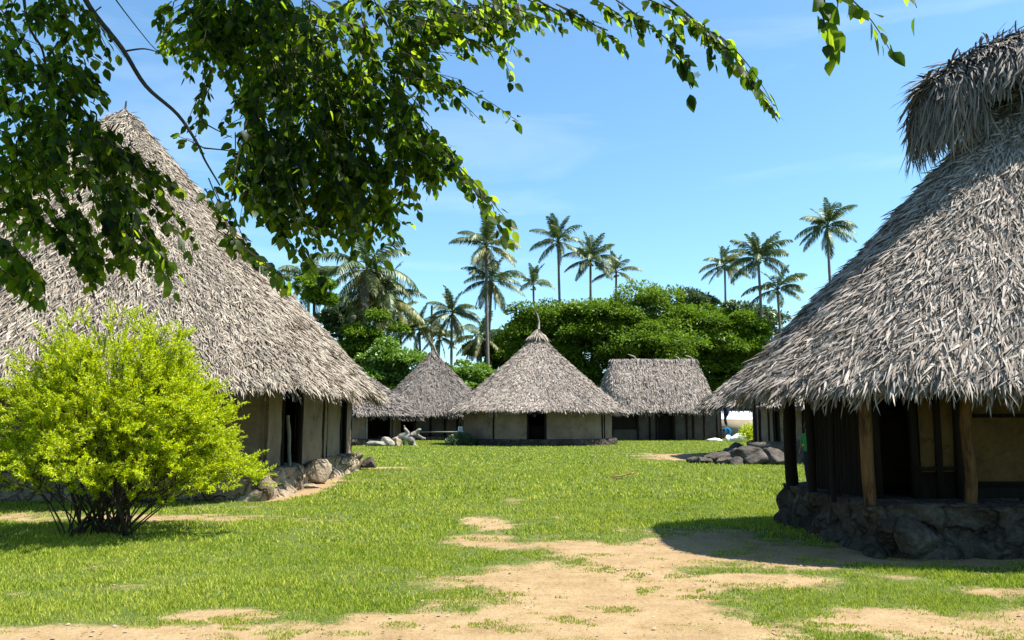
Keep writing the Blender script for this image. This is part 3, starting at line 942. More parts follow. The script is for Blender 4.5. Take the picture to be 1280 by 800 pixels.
def middle_hut():
    Yc = 58.6
    c = at(672, 500, Yc)
    h = tag(empty('thatched_hut', (c.x, Yc, 0)), 'round thatched hut with one dark doorway and a pole on its tip', 'hut', 'thatched huts round the lawn')
    zap = at(672, 420, Yc).z
    rf = Roof(6.35, 6.35, 2.15, 0.05, 2.30, zap, p=0.10, wob=0.12, seed=21)
    make_roof('roof', h, rf, 110000, 0.38, 0.045, M['thatch_grey'], faceang=(math.pi * 0.98, math.pi * 2.02), holes=0.45, fringe=1.0, thick=0.32)
    mb = MB()
    tuft(mb, (0, 0, zap - 0.05), (0, 0, zap + 0.55), 0.62, 420, 0.55, 0.08)
    finial = mb.build('finial', M['thatch_tan'], h)
    mb = MB()
    tube(mb, [(0.1, 0, zap + 0.5), (0.12, 0, zap + 1.1), (0.0, 0, zap + 1.6), (-0.2, 0, zap + 1.95)], [0.10, 0.08, 0.06, 0.03], 6)
    mb.build('pole', M['grey_wood'], finial, True)
    r = 5.35
    g0, g1 = -math.pi / 2 - 0.155, -math.pi / 2 + 0.06
    round_wall('wall', h, r, 0.42, 3.2, 0.2, [(g0, g1)], M['adobe'], 3)
    for a in (g0, g1, -math.pi / 2 - 0.62, -math.pi / 2 + 0.94, -math.pi / 2 + 1.0):
        post('post', (r * math.cos(a), (r + 0.04) * math.sin(a), 0.4), (r * math.cos(a), (r + 0.04) * math.sin(a), 2.9), 0.06, M['dark_wood'], h, 0.02, int(a * 10) + 50)
    o = [(5.75 * math.cos(a), 5.75 * math.sin(a)) for a in np.linspace(0, 2 * math.pi, 40, endpoint=False)]
    stone_base('stone_base', h, o, 0.42, M['rubble_grey'], 13, 0.16, 0.10, 0.8)
    a = (g0 + g1) / 2
    mb = MB()
    tube(mb, [(x, -r + 0.9, z) for x, z in ((-0.55, 0.45), (-0.55, 2.4))], 0.02, 4)
    box(mb, (-1.2, -r + 0.9, 0.43), (0.7, -r + 0.97, 1.35))
    mb.build('door', M['dark_wood'], h)


middle_hut()


def back_hut():
    Yc = 74.0
    c = at(541, 500, Yc)
    h = tag(empty('thatched_hut', (c.x, Yc, 0)), 'grey conical thatched hut with a dark open front, left of the round hut', 'hut', 'thatched huts round the lawn')
    zap = at(541, 441, Yc).z
    rf = Roof(5.6, 5.0, 2.1, 0.05, 2.2, zap, p=0.05, wob=0.12, seed=31)
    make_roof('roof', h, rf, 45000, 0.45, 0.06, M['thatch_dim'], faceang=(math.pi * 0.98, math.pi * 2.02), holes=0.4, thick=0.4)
    mb = MB()
    tuft(mb, (0, 0, zap - 0.3), (0, 0, zap + 0.35), 0.5, 160, 0.6, 0.09)
    fin = mb.build('finial', M['thatch_dim'], h)
    mb = MB()
    tube(mb, [(0.3, 0, zap), (0.05, 0, zap + 0.6), (-0.35, 0, zap + 1.2), (-0.5, 0, zap + 1.7)], [0.08, 0.07, 0.05, 0.03], 6)
    mb.build('pole', M['grey_wood'], fin, True)
    r = 4.0
    gaps = [(-math.pi / 2 - 0.75, -math.pi / 2 - 0.3)]
    round_wall('wall', h, r, 0.3, 3.2, 0.2, gaps, M['adobe_eave_shade'], 5)
    for a in (-2.32, -1.87, -1.52, -1.2, -0.9):
        post('post', ((r + 0.05) * math.cos(a), (r + 0.05) * math.sin(a), 0.3), ((r + 0.05) * math.cos(a), (r + 0.05) * math.sin(a), 2.9), 0.11, M['dark_wood'], h, 0.02, int(a * 10) + 80)
    beam('bench', h, (-0.8, -r - 0.5, 0.72), (3.2, -r - 0.5, 0.72), 0.35, 0.10, M['grey_wood'])
    o = [(4.7 * math.cos(a), 4.7 * math.sin(a)) for a in np.linspace(0, 2 * math.pi, 36, endpoint=False)]
    stone_base('stone_base', h, o, 0.3, M['rubble_grey'], 14, 0.2, 0.1, 0.8)


back_hut()


def hidden_hut():
    Yc = 58.5
    h = tag(empty('thatched_hut', (-13.0, Yc, 0)), 'low thatched hut half hidden behind the largest hut, its frayed eave showing', 'hut', 'thatched huts round the lawn')
    rf = Roof(6.6, 5.0, 2.3, 0.05, 2.1, 6.4, p=0.05, wob=0.14, seed=41)
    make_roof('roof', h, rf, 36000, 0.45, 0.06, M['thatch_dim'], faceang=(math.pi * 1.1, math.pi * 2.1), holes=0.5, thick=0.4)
    r = 4.9
    gaps = [(-0.86, -0.36)]
    round_wall('wall', h, r, 0.45, 3.0, 0.2, gaps, M['adobe'], 6)
    for a in (-1.2, -0.88, -0.34):
        post('post', ((r + 0.05) * math.cos(a), (r + 0.05) * math.sin(a), 0.4), ((r + 0.05) * math.cos(a), (r + 0.05) * math.sin(a), 2.7), 0.07, M['grey_wood'], h, 0.02, int(a * 10) + 90)
    o = [(5.3 * math.cos(a), 5.3 * math.sin(a)) for a in np.linspace(0, 2 * math.pi, 36, endpoint=False)]
    stone_base('stone_base', h, o, 0.42, M['rubble_grey'], 15, 0.2, 0.1, 0.8)


hidden_hut()


def long_hut():
    Yc = 72.0
    xa, xb = at(752, 500, Yc - 4).x, at(908, 500, Yc - 4).x
    cx = (xa + xb) / 2 - 0.15
    h = tag(empty('thatched_hut', (cx, Yc, 0)), 'long thatched hut with a level ridge and dark front, below the broad trees', 'hut', 'thatched huts round the lawn')
    zr = at(820, 449, Yc).z
    rf = Roof((xb - xa) / 2 + 0.1, 3.9, 2.7, 3.5, 2.5, zr, p=-0.22, wob=0.12, seed=51)
    make_roof('roof', h, rf, 70000, 0.45, 0.06, M['thatch_grey'], faceang=(math.pi * 0.95, math.pi * 2.05), holes=0.5, thick=0.4)
    mb = MB()
    k = 900
    x = rng.uniform(-3.8, 3.9, k)
    P = np.stack([x, rng.uniform(-0.15, 0.15, k), np.full(k, zr + 0.02)], -1)
    s = rng.choice([-1, 1], k)
    D = unit(np.stack([rng.normal(0, 0.25, k), s * 0.8, rng.normal(-0.75, 0.12, k)], -1))
    blades(mb, P, D, np.tile([[0, 0, 1.0]], (k, 1)), rng.uniform(0.5, 0.9, k), np.full(k, 0.10), 0.4)
    cap = mb.build('ridge_cap', M['thatch_dim'], h)
    for x, dx, dz in ((-1.7, -0.55, 0.45), (2.2, -0.2, 0.3), (3.4, -0.5, 0.35)):
        mb = MB()
        tube(mb, [(x + 0.3, 0, zr - 0.15), (x, 0, zr + dz * 0.5), (x + dx, 0, zr + dz)], [0.08, 0.09, 0.03], 5)
        mb.build('ridge_pole', M['pale_wood'], cap)
    wy = -2.9
    w0, w1 = -5.0, 5.15
    def fx(px): return at(px, 530, Yc + wy).x - cx
    slab('wall', h, (w1, 2.9), (w0, 2.9), 0.05, 3.4, 0.18, M['adobe_eave_shade'], 0.02, 41)
    slab('wall', h, (w1, wy), (w1, 2.9), 0.05, 3.4, 0.18, M['adobe_eave_shade'], 0.02, 42)
    slab('wall', h, (w0, 2.9), (w0, wy), 0.05, 3.4, 0.18, M['adobe_eave_shade'], 0.02, 43)
    slab('wall', h, (fx(797), wy), (fx(821), wy), 0.05, 3.4, 0.18, M['adobe_eave_shade'], 0.02, 44)
    slab('wall', h, (fx(842), wy), (w1, wy), 0.05, 3.4, 0.18, M['adobe_eave_shade'], 0.02, 45)
    slab('wall', h, (w0, wy), (fx(797), wy), 0.05, 0.95, 0.18, M['adobe_eave_shade'], 0.02, 46)
    slab('shutter', h, (w0, wy + 0.03), (fx(797), wy + 0.03), 0.95, 3.4, 0.08, M['dark_wood'], 0.01, 47)
    slab('door', h, (fx(821), wy + 0.25), (fx(842), wy + 0.25), 0.05, 2.2, 0.06, M['dark_wood'], 0.01, 48)
    for px in (765, 797, 812, 821, 842, 858, 866, 880, 896):
        x = fx(px)
        post('post', (x, wy - 0.12, 0), (x, wy - 0.12, 3.2), 0.09 if px not in (821, 842) else 0.13, M['dark_wood'], h, 0.02, px)


long_hut()


def porch_hut():
    """the hut seen under the eave of the near right hut"""
    cx, cy = 15.3, 36.2
    h = tag(empty('thatched_hut', (cx, cy, 0)), 'tan walled thatched hut on a rubble platform, seen behind the near porch posts', 'hut', 'thatched huts round the lawn')
    rf = Roof(6.5, 6.0, 2.8, 1.2, 2.25, 6.6, p=0.05, wob=0.12, seed=61)
    make_roof('roof', h, rf, 36000, 0.42, 0.06, M['thatch_grey'], faceang=(math.pi * 0.9, math.pi * 1.9), holes=0.5, thick=0.3)
    wy = -4.3
    zf, zt_ = 0.78, 3.0
    x0 = at(943, 530, cy + wy).x - cx
    def fx(px): return at(px, 530, cy + wy).x - cx
    slab('wall', h, (x0, wy), (fx(967), wy), zf, zt_, 0.16, M['adobe'], 0.02, 51)
    slab('wall', h, (fx(972), wy), (5.5, wy), zf, zt_, 0.16, M['adobe'], 0.02, 52)
    slab('wall', h, (x0 + 2.9, 4.0), (x0, wy), zf, zt_, 0.16, M['adobe'], 0.02, 53)
    slab('wall', h, (5.5, wy), (5.5, 4.0), zf, zt_, 0.16, M['adobe'], 0.02, 54)
    slab('wall', h, (5.5, 4.0), (x0 + 2.9, 4.0), zf, zt_, 0.16, M['adobe'], 0.02, 55)
    for px, r in ((943, 0.06), (949, 0.05), (960, 0.035), (967, 0.05), (972, 0.06), (1003, 0.05), (1040, 0.06)):
        x = fx(px)
        post('post', (x, wy - 0.10, zf), (x, wy - 0.10, zt_), r, M['dark_wood'], h, 0.02, px)
    xl = at(935, 560, 31.3).x - cx
    stone_base('stone_base', h, [(xl, -5.0), (6.2, -5.0), (6.2, 4.6), (xl + 3.2, 4.6)], 0.80, M['stone_dark'], 16, 0.14, 0.22, 0.9)


porch_hut()

# rubble that has slid off that platform
rb = [((884, 574), 31.6, 0.75, 0.5, 0.22), ((899, 572), 31.8, 0.85, 0.6, 0.40), ((912, 568), 32.4, 0.8, 0.6, 0.55), ((925, 574), 31.2, 0.75, 0.5, 0.42), ((936, 577), 30.8, 0.7, 0.5, 0.5),
      ((951, 578), 30.6, 0.65, 0.45, 0.55), ((921, 562), 33.4, 0.8, 0.6, 0.7), ((905, 576), 30.9, 0.6, 0.4, 0.25), ((966, 579), 30.4, 0.6, 0.4, 0.45)]
for i, ((px, py), Y, sx, sy, sz) in enumerate(rb):
    p = at(px, py, Y)
    rock('boulder', (p.x, Y, sz * 0.35), (sx, sy, sz), 20 + i, M['stone_dark'], 'dark grey boulder tumbled at the corner of the rubble platform', 'boulders of the tumbled platform corner', i * 0.7)

# rocks by the big left hut
rock('boulder', (-5.1, 21.3, 0.24), (0.40, 0.48, 0.42), 3, M['stone_warm'], 'big pale boulder leaning in the gap of the largest hut stone platform', None, 0.4)
rock('flat_stone', (-4.95, 19.9, 0.03), (0.34, 0.2, 0.09), 5, M['stone_warm'], 'flat tan stone slab lying in the dirt below the big boulder', None, -0.5)
rock('boulder', (-4.85, 27.3, 0.18), (0.34, 0.30, 0.26), 6, M['stone_grey'], 'small dark stone at the far end of the largest hut platform', None, 0.2)
rock('boulder', (-7.4, 16.0, 0.15), (0.6, 0.35, 0.34), 12, M['stone_grey'], 'shaded grey stone at the foot of the largest hut, behind the bush', None, 0.9)
# pale rocks in front of the half hidden hut
for i, (px, sx, sz, lab) in enumerate(((478, 0.75, 0.34, 'flat pale rock farthest left in front of the half hidden hut'), (489, 0.8, 0.5, 'tallest pale grey rock in front of the half hidden hut'), (499, 0.55, 0.42, 'rounded pale rock beside the weathered driftwood stump'))):
    p = gp(px, 556.5)
    rock('pale_rock', (p.x, 53.2 + i * 0.3, sz * 0.3), (sx, 0.5, sz), 31 + i, M['pale_wood'] if i != 2 else M['stone_warm'], lab, 'pale rocks in front of the half hidden hut', i)
for i in range(12):
    px = 874 + i * 8.5 + random.uniform(-4, 4)
    Y = 30.4 + random.uniform(0, 1.2) + (0.8 if i < 5 else 0)
    sz = random.uniform(0.12, 0.24)
    rock('boulder', (at(px, 575, Y).x, Y, sz * 0.35), (sz * random.uniform(1.1, 1.8), sz * 1.1, sz), 90 + i, M['stone_dark'], 'small broken grey stone at the foot of the tumbled rubble corner', 'small stones of the tumbled platform corner', i * 1.3)
# corner stones at the near right hut
rock('boulder', (4.72, 9.66, 0.22), (0.30, 0.20, 0.34), 40, M['stone_grey'], 'large squarish stone at the front corner of the near porch platform', None, 0.3)
rock('boulder', (6.4, 9.62, 0.08), (0.34, 0.16, 0.16), 41, M['stone_grey'], 'long low stone along the front of the near porch platform', None, 0.05)
rock('boulder', (4.38, 11.2, 0.08), (0.16, 0.26, 0.18), 42, M['stone_grey'], 'dark stone at the lawn side of the near porch platform', None, 0.1)


# ------------------------------------------------------------------ skin figures
def skinned(name, verts, edges, radii, mats, parent=None, sub=2, root=0, rough=0.0, seed=0):
    me = bpy.data.meshes.new(name + '_skeleton')
    me.from_pydata([tuple(v) for v in verts], edges, [])
    ob = bpy.data.objects.new(name + '_skeleton', me)
    col.objects.link(ob)
    m = ob.modifiers.new('skin', 'SKIN')
    m.use_smooth_shade = True
    for i, v in enumerate(me.skin_vertices[0].data):
        r = radii[i]
        v.radius = r if isinstance(r, tuple) else (r, r)
        v.use_root = (i == root)
    s = ob.modifiers.new('sub', 'SUBSURF'); s.levels = sub; s.render_levels = sub
    dg = bpy.context.evaluated_depsgraph_get()
    me2 = bpy.data.meshes.new_from_object(ob.evaluated_get(dg))
    bpy.data.objects.remove(ob)
    me2.name = name
    if rough:
        for v in me2.vertices:
            v.co += Vector(mnoise.noise_vector(v.co * 4 + Vector((seed, 0, 0)))) * rough
    me2.materials.clear()
    return link(name, me2, mats, parent, True)


def driftwood():
    p = gp(517, 556)
    o = skinned('driftwood_stump', [(0, 0, 0), (0, 0, 0.4), (-0.35, 0, 0.75), (-0.8, 0, 0.45), (-0.95, 0, 0.0), (0.35, 0, 0.85), (0.75, -0.1, 1.15), (-0.15, 0, 0.95), (-0.45, -0.05, 1.35), (0.25, -0.1, 0.35), (0.35, -0.2, 0.0), (0.6, -0.2, -0.05), (0.65, 0, 0.6), (1.05, 0, 0.45)],
                [(0, 1), (1, 2), (2, 3), (3, 4), (1, 5), (5, 6), (2, 7), (7, 8), (1, 9), (9, 10), (10, 11), (5, 12), (12, 13)],
                [0.22, 0.26, 0.22, 0.2, 0.2, 0.2, 0.05, 0.12, 0.04, 0.16, 0.12, 0.08, 0.14, 0.10], M['pale_wood'], None, 2, 0, 0.10, 3)
    o.location = (p.x, 54.0, 0.0)
    tag(o, 'gnarled bleached driftwood stump with two raised horns', 'stump')


driftwood()


def leaf_quads(mb, P, A, N, L, W, mat=0, fold=0.25):
    """small leaves: folded rhombus, 2 triangles"""
    S = unit(np.cross(A, N))
    L = np.asarray(L)[:, None]; W = np.asarray(W)[:, None]
    V = np.stack([P, P + A * L * 0.45 + S * W * 0.5 + N * W * fold, P + A * L, P + A * L * 0.45 - S * W * 0.5 + N * W * fold], 1)
    k = len(P)
    b = np.arange(k)[:, None] * 4
    mb.add(V.reshape(-1, 3), [np.concatenate([b + np.array([0, 1, 2]), b + np.array([0, 2, 3])])], mat)


def leaf_ovate(mb, P, A, N, L, W, mat=0):
    """broad leaves with a pointed tip, folded along the midrib and curved down"""
    S = unit(np.cross(A, N)); N = unit(np.cross(S, A))
    k = len(P)
    L = np.asarray(L)[:, None]; W = np.asarray(W)[:, None]
    droop = rng.uniform(0.0, 0.22, k)[:, None]
    fold = rng.uniform(0.05, 0.3, k)[:, None]

    def pt(t, s):
        return P + A * L * t + S * W * s * 0.5 + N * (W * abs(s) * 0.5 * fold - L * droop * t * t)
    V = np.stack([pt(0, 0), pt(0.22, -0.86), pt(0.22, 0.86), pt(0.5, -0.95), pt(0.5, 0.95), pt(0.78, -0.5), pt(0.78, 0.5), pt(1.0, 0), pt(0.3, 0), pt(0.65, 0)], 1)
    b = np.arange(k)[:, None] * 10
    tri = [b + np.array(t) for t in ((0, 2, 8), (0, 8, 1), (6, 7, 9), (9, 7, 5))]
    quad = [b + np.array(t) for t in ((2, 4, 9, 8), (8, 9, 3, 1))]
    tri += [b + np.array(t) for t in ((4, 6, 9), (9, 5, 3))]
    mb.add(V.reshape(-1, 3), [np.concatenate(tri), np.concatenate(quad)], mat)


def rand_dirs(k):
    return unit(rng.normal(0, 1, (k, 3)))


# ------------------------------------------------------------------ the yellow-green bush
def golden_bush():
    random.seed(21)
    base = gp(122, 668)
    o = tag(empty('golden_shrub', (base.x, base.y, 0)), 'bright yellow green bushy shrub with many thin dark stems, standing on the lawn', 'shrub')
    st = MB(); lf = MB()
    P_, A_, curves = [], [], []
    centers = [(-0.34, 0.0), (0.2, 0.05), (0.38, -0.05), (-0.05, 0.12)]
    for i in range(270):
        c = centers[i % 4]
        a = random.uniform(0, 2 * math.pi)
        f = math.sqrt(random.uniform(0.0, 1))
        spread = f * random.uniform(1.55, 2.1)
        htop = (3.05 - 2.35 * (f ** 2.5)) * random.uniform(0.78, 1.08)
        p0 = Vector((c[0] + random.gauss(0, 0.07), c[1] + random.gauss(0, 0.07), -0.02))
        if i >= 60:
            cv = curves[i % 60]
            p0 = cv[random.randint(2, 5)].copy()
            a = math.atan2(p0.y, p0.x) + random.gauss(0, 0.7)
        tip = Vector((math.cos(a) * spread * 1.06, math.sin(a) * spread * 0.9, htop))
        tip.x += 0.06 + 0.12 * max(0.0, math.cos(a)) * f
        mid = p0.lerp(tip, 0.5) + Vector((0, 0, 0.26 * spread)) + Vector((random.gauss(0, 0.08), random.gauss(0, 0.08), 0))
        pts = []
        for k in range(9):
            t = k / 8
            q = p0 * (1 - t) ** 2 + mid * 2 * t * (1 - t) + tip * t * t
            q = q + Vector((mnoise.noise(Vector((i, t * 3, 0))), mnoise.noise(Vector((i, t * 3, 5))), 0)) * 0.07 * t
            pts.append(q)
        curves.append(pts)
        r0 = random.uniform(0.004, 0.008) if i >= 60 else random.uniform(0.008, 0.017) if i > 9 else random.uniform(0.02, 0.032)
        tube(st, pts, np.linspace(r0, 0.003, 9), 5, cap=False)
        # side twigs
        for j in range(int(14 + 10 * random.random())):
            t = random.uniform(0.24, 1.0) ** 0.8
            q = p0 * (1 - t) ** 2 + mid * 2 * t * (1 - t) + tip * t * t
            out = Vector((q.x, q.y, 0)); out = out.normalized() if out.length > 0.05 else Vector((1, 0, 0))
            d = (Vector((random.gauss(0, 0.65), random.gauss(0, 0.65), random.uniform(0.0, 1.0))) + out * 0.45 + (tip - mid).normalized() * 0.5).normalized()
            L = random.uniform(0.15, 0.42) * (1.15 - 0.4 * t)
            tp = [q, q + d * L * 0.5 + Vector((0, 0, 0.02)), q + d * L]
            tube(st, tp, [0.004, 0.003, 0.0015], 3, cap=False)
            n = int(L * 85) + 3
            ff = np.linspace(0.1, 1.0, n)[:, None]
            P_.append(np.array(q)[None] + np.array(d)[None] * L * ff)
            A_.append(np.tile(np.array(d)[None], (n, 1)))
    P = np.concatenate(P_); A = np.concatenate(A_)
    # two leaves at each node
    P = np.concatenate([P, P]); A = np.concatenate([A, A])
    k = len(P)
    A = unit(A * 0.75 + rand_dirs(k) * 0.85)
    N = unit(rand_dirs(k) + np.array([0, 0, 0.8]))
    leaf_quads(lf, P + rng.normal(0, 0.008, (k, 3)), A, N, rng.uniform(0.026, 0.062, k), rng.uniform(0.010, 0.019, k))
    # long upright sprigs that stick out of the crown
    for (x, y, z0, L) in ((-0.55, 0, 2.35, 0.4), (0.18, -0.2, 2.3, 0.95), (-0.05, 0.1, 2.4, 0.6), (0.75, 0.0, 1.95, 0.65), (-1.0, 0.1, 2.0, 0.5), (1.15, 0.1, 1.65, 0.5), (-0.8, -0.1, 2.2, 0.6), (0.45, 0.2, 2.2, 0.55)):
        a = Vector((x, y, z0)); b = a + Vector((x * 0.25 + random.gauss(0.02, 0.05), 0, L))
        tube(st, [a - Vector((x * 0.3, 0, 0.8)), a, b], [0.006, 0.005, 0.002], 4, cap=False)
        n = int(L * 110)
        f = rng.uniform(0, 1, n)[:, None]
        Q = np.array(a)[None] * (1 - f) + np.array(b)[None] * f
        leaf_quads(lf, Q, unit(rand_dirs(n) + np.array([0, 0, 0.7])), rand_dirs(n), rng.uniform(0.03, 0.06, n), rng.uniform(0.012, 0.022, n))
    st.build('stems', M['twig'], o, True)
    lf.build('leaves', M['bush_leaf'], o)
    print('bush leaves', k)


golden_bush()


# ------------------------------------------------------------------ broad trees behind the huts
def broad_tree(name, px, Y, cz, rx, ry, rz, mat, label, group, n_lobes=60, per=330, leaf=0.42, seed=0, trunk_h=None, lobe_r=(0.14, 0.30), flat=0.8):
    x = at(px, 400, Y).x
    o = tag(empty(name, (x, Y, 0)), label, 'tree', group)
    lr = np.random.default_rng(seed)
    mb = MB()
    mean = (rx + rz) / 2
    tips = []
    subs = [(0.0, 0.0, -0.1, 0.78)] + [(lr.uniform(-0.45, 0.45), lr.uniform(-0.45, 0.3), lr.uniform(-0.45, 0.36), lr.uniform(0.5, 0.72)) for _ in range(5)]
    for i in range(n_lobes):
        d = unit(lr.normal(0, 1, 3)[None])[0]
        if d[2] < -0.75: d[2] = -d[2] * 0.3
        rr = lr.uniform(0.62, 1.0) if i > n_lobes // 5 else lr.uniform(0.1, 0.5)
        sx, sy, sz, sr = subs[i % 6]
        c = np.array([(sx + d[0] * sr * rr) * rx, (sy + d[1] * sr * rr) * ry, cz + (sz + d[2] * sr * rr) * rz])
        R_ = mean * lr.uniform(*lobe_r)
        tips.append(c)
        k = int(per * lr.uniform(0.7, 1.3))
        q = unit(lr.normal(0, 1, (k, 3)))
        q[:, 2] = np.where(q[:, 2] < -0.2, -q[:, 2] * 0.5, q[:, 2])
        rad = R_ * lr.uniform(0.55, 1.08, k) ** 0.6
        P = c + q * rad[:, None] * np.array([1.25, 1.2, flat + 0.05])
        A = unit(q * np.array([1, 1, 0.3]) + lr.normal(0, 0.6, (k, 3)) + np.array([0, 0, -0.15]))
        N = unit(q * 0.5 + lr.normal(0, 0.5, (k, 3)) + np.array([0, 0, 0.7]))
        leaf_quads(mb, P, A, N, leaf * lr.uniform(0.6, 1.4, k), leaf * 0.55 * lr.uniform(0.6, 1.3, k))
    mb.build('crown', mat, o)
    th = trunk_h if trunk_h is not None else cz - rz * 0.6
    tb = MB()
    tube(tb, [(0, 0, -0.1), (0.1, 0, th * 0.5), (0, 0.1, th), (0, 0, cz)], [0.045 * mean + 0.08, 0.035 * mean + 0.05, 0.03 * mean + 0.04, 0.02 * mean], 8)
    for c in tips[::3]:
        m = np.array([c[0] * 0.4, c[1] * 0.4, th + (c[2] - th) * 0.45])
        tube(tb, [(0, 0, th * 0.8), m, c], [0.018 * mean + 0.02, 0.014 * mean, 0.006 * mean], 5)
    tb.build('trunk', M['bark'], o, True)
    return o


G1 = 'broad trees behind the far huts'
def ez(py, Y): return at(640, py, Y).z
broad_tree('broad_tree', 690, 92, 9.0, 7.0, 6.0, 7.3, M['tree_leaf'], 'broad dark green tree directly behind the tip of the round hut', G1, 104, 760, 0.36, 101)
broad_tree('broad_tree', 775, 90, 9.2, 7.4, 6.0, 7.6, M['tree_leaf'], 'widest rounded green tree, above the left end of the long hut ridge', G1, 110, 760, 0.36, 102)
broad_tree('broad_tree', 850, 94, 10.0, 6.6, 6.0, 7.8, M['tree_leaf'], 'rounded green tree above the right end of the long hut ridge', G1, 98, 760, 0.36, 103)
broad_tree('broad_tree', 918, 92, 10.0, 5.8, 5.5, 7.0, M['tree_leaf'], 'dark rounded green tree touching the slope of the near hut roof', G1, 88, 760, 0.36, 104)
broad_tree('grey_tree', 868, 112, 17.6, 4.2, 4.0, 3.6, M['dull_leaf'], 'pale grey green tree rising behind the broad green trees', G1, 34, 260, 0.5, 105)
broad_tree('grey_tree', 925, 104, 14.2, 6.0, 4.0, 4.6, M['dull_leaf'], 'dull olive tree crown just below the twin palms', G1, 34, 260, 0.5, 106)
G2 = 'green trees between the left huts'
broad_tree('round_tree', 464, 82, 8.8, 3.6, 3.0, 4.0, M['tree_leaf'], 'small round dark tree beside the slope of the largest hut roof', G2, 60, 420, 0.34, 111)
broad_tree('bright_tree', 494, 78, 5.6, 4.0, 2.6, 4.0, M['bright_leaf'], 'bright green bushy tree between the largest hut and the conical hut', G2, 60, 420, 0.34, 112)
broad_tree('bright_tree', 592, 84, 5.4, 4.2, 2.8, 4.4, M['bright_leaf'], 'bright green low tree between the conical hut and the round hut', G2, 60, 420, 0.34, 113)
broad_tree('bright_tree', 565, 96, 5.0, 4.4, 2.6, 4.2, M['bright_leaf'], 'green low tree behind the tip of the conical hut', G2, 45, 364, 0.34, 114)
broad_tree('grey_tree', 428, 92, 13.0, 3.0, 3.0, 2.8, M['dull_leaf'], 'feathery dull green tree close to the drooping yellow palm', G2, 51, 336, 0.34, 115)
broad_tree('round_tree', 392, 70, 13.0, 2.2, 2.0, 2.4, M['tree_leaf'], 'dark tree top just over the ridge slope of the largest hut', G2, 20, 200, 0.4, 116)
broad_tree('round_tree', 620, 100, 9.0, 4.0, 3.0, 4.0, M['tree_leaf'], 'dark green tree behind the two tall palm trunks', G2, 40, 300, 0.45, 117)


def hedge():
    mb = MB()
    k = 60000
    x = rng.uniform(-60, 60, k)
    z = rng.uniform(0, 1, k) ** 0.8 * (5.6 + 3.4 * fbm(x * 0.15, x * 0, 66, 3))
    y = 104 + rng.normal(0, 1.0, k)
    P = np.stack([x, y, z], -1)
    leaf_quads(mb, P, unit(rand_dirs(k) + np.array([0, 0, -0.3])), unit(rand_dirs(k) + np.array([0, -0.5, 0.8])), rng.uniform(0.4, 0.9, k), rng.uniform(0.25, 0.5, k))
    o = mb.build('undergrowth', M['tree_leaf'])
    tag(o, 'dark undergrowth closing the gaps behind the far huts', kind='stuff')


hedge()


# ------------------------------------------------------------------ coconut palms
def frond_mesh(name, L, up, droop, n=46, leaf=0.75, seed=0, hang=0.6):
    """one palm frond along +X: arching rachis with two rows of drooping leaflets"""
    fr = np.random.default_rng(seed)
    mb = MB()
    t = np.linspace(0, 1, 12)
    ang = up - droop * t ** 1.3
    step = L / 11
    x = np.concatenate([[0], np.cumsum(np.cos(ang[:-1]) * step)])
    z = np.concatenate([[0], np.cumsum(np.sin(ang[:-1]) * step)])
    y = np.cumsum(fr.normal(0, 0.02, 12))
    tube(mb, np.stack([x, y, z], -1), np.linspace(0.06, 0.012, 12), 4, cap=False)
    for s in (-1, 1):
        tt = np.linspace(0.16, 0.99, n) + fr.normal(0, 0.006, n)
        px = np.interp(tt, t, x); py = np.interp(tt, t, y); pz = np.interp(tt, t, z); pa = np.interp(tt, t, ang)
        ll = leaf * (np.sin(np.clip(tt, 0, 1) * math.pi * 0.86 + 0.28)) * fr.uniform(0.8, 1.15, n) + 0.1
        T = np.stack([np.cos(pa), np.zeros(n), np.sin(pa)], -1)
        U = np.stack([-np.sin(pa), np.zeros(n), np.cos(pa)], -1)
        Y_ = np.tile([[0, 1.0, 0]], (n, 1)) * s
        D = unit(T * 0.55 + Y_ * 0.75 + U * fr.normal(0.05, 0.12, n)[:, None] + np.array([0, 0, -hang * 0.55]))
        D2 = unit(D + np.array([0, 0, -hang * 1.3]) + fr.normal(0, 0.1, (n, 3)))
        P0 = np.stack([px, py, pz], -1)
        w = 0.05
        S = T * w
        M1 = P0 + D * (ll * 0.5)[:, None]
        E = M1 + D2 * (ll * 0.55)[:, None]
        V = np.stack([P0 - S * 0.6, P0 + S * 0.6, M1 + S, M1 - S, E], 1)
        b = np.arange(n)[:, None] * 5
        mb.add(V.reshape(-1, 3), [b + np.array([0, 1, 2, 3]), b + np.array([3, 2, 4])])
    me = mb.mesh(name)
    return me


FR = {}
for mkey, mat in (('green', 'palm_leaf'), ('yellow', 'palm_leaf_yellow')):
    for kind, (L, up, dr, hang) in {'up': (3.5, 1.36, 0.75, 0.15), 'rise': (4.0, 0.95, 1.45, 0.6), 'mid': (4.2, 0.45, 1.5, 0.8), 'low': (4.1, -0.15, 1.0, 0.9), 'hang': (3.6, -0.75, 0.7, 0.6)}.items():
        for v in range(2):
            me = frond_mesh('frond', L, up, dr, 50, 0.62 if kind == 'up' else 0.95, v * 7 + len(kind), hang)
            me.materials.append(M[mat])
            FR[(mkey, kind, v)] = me
deadfr = frond_mesh('frond', 3.2, -1.15, 0.4, 30, 0.55, 5, 0.4)
deadfr.materials.append(M['palm_dead'])


_mb = MB()
_v, _u = np.meshgrid(np.linspace(0, 2 * math.pi, 8, endpoint=False), np.linspace(0, math.pi, 6), indexing='ij')
_mb.add(np.stack([np.sin(_u) * np.cos(_v), np.sin(_u) * np.sin(_v), np.cos(_u) * 1.2], -1).reshape(-1, 3) * 0.15, [grid_faces(8, 6, True)])
NUT = _mb.mesh('coconut')
NUT.materials.append(M['coconut'])


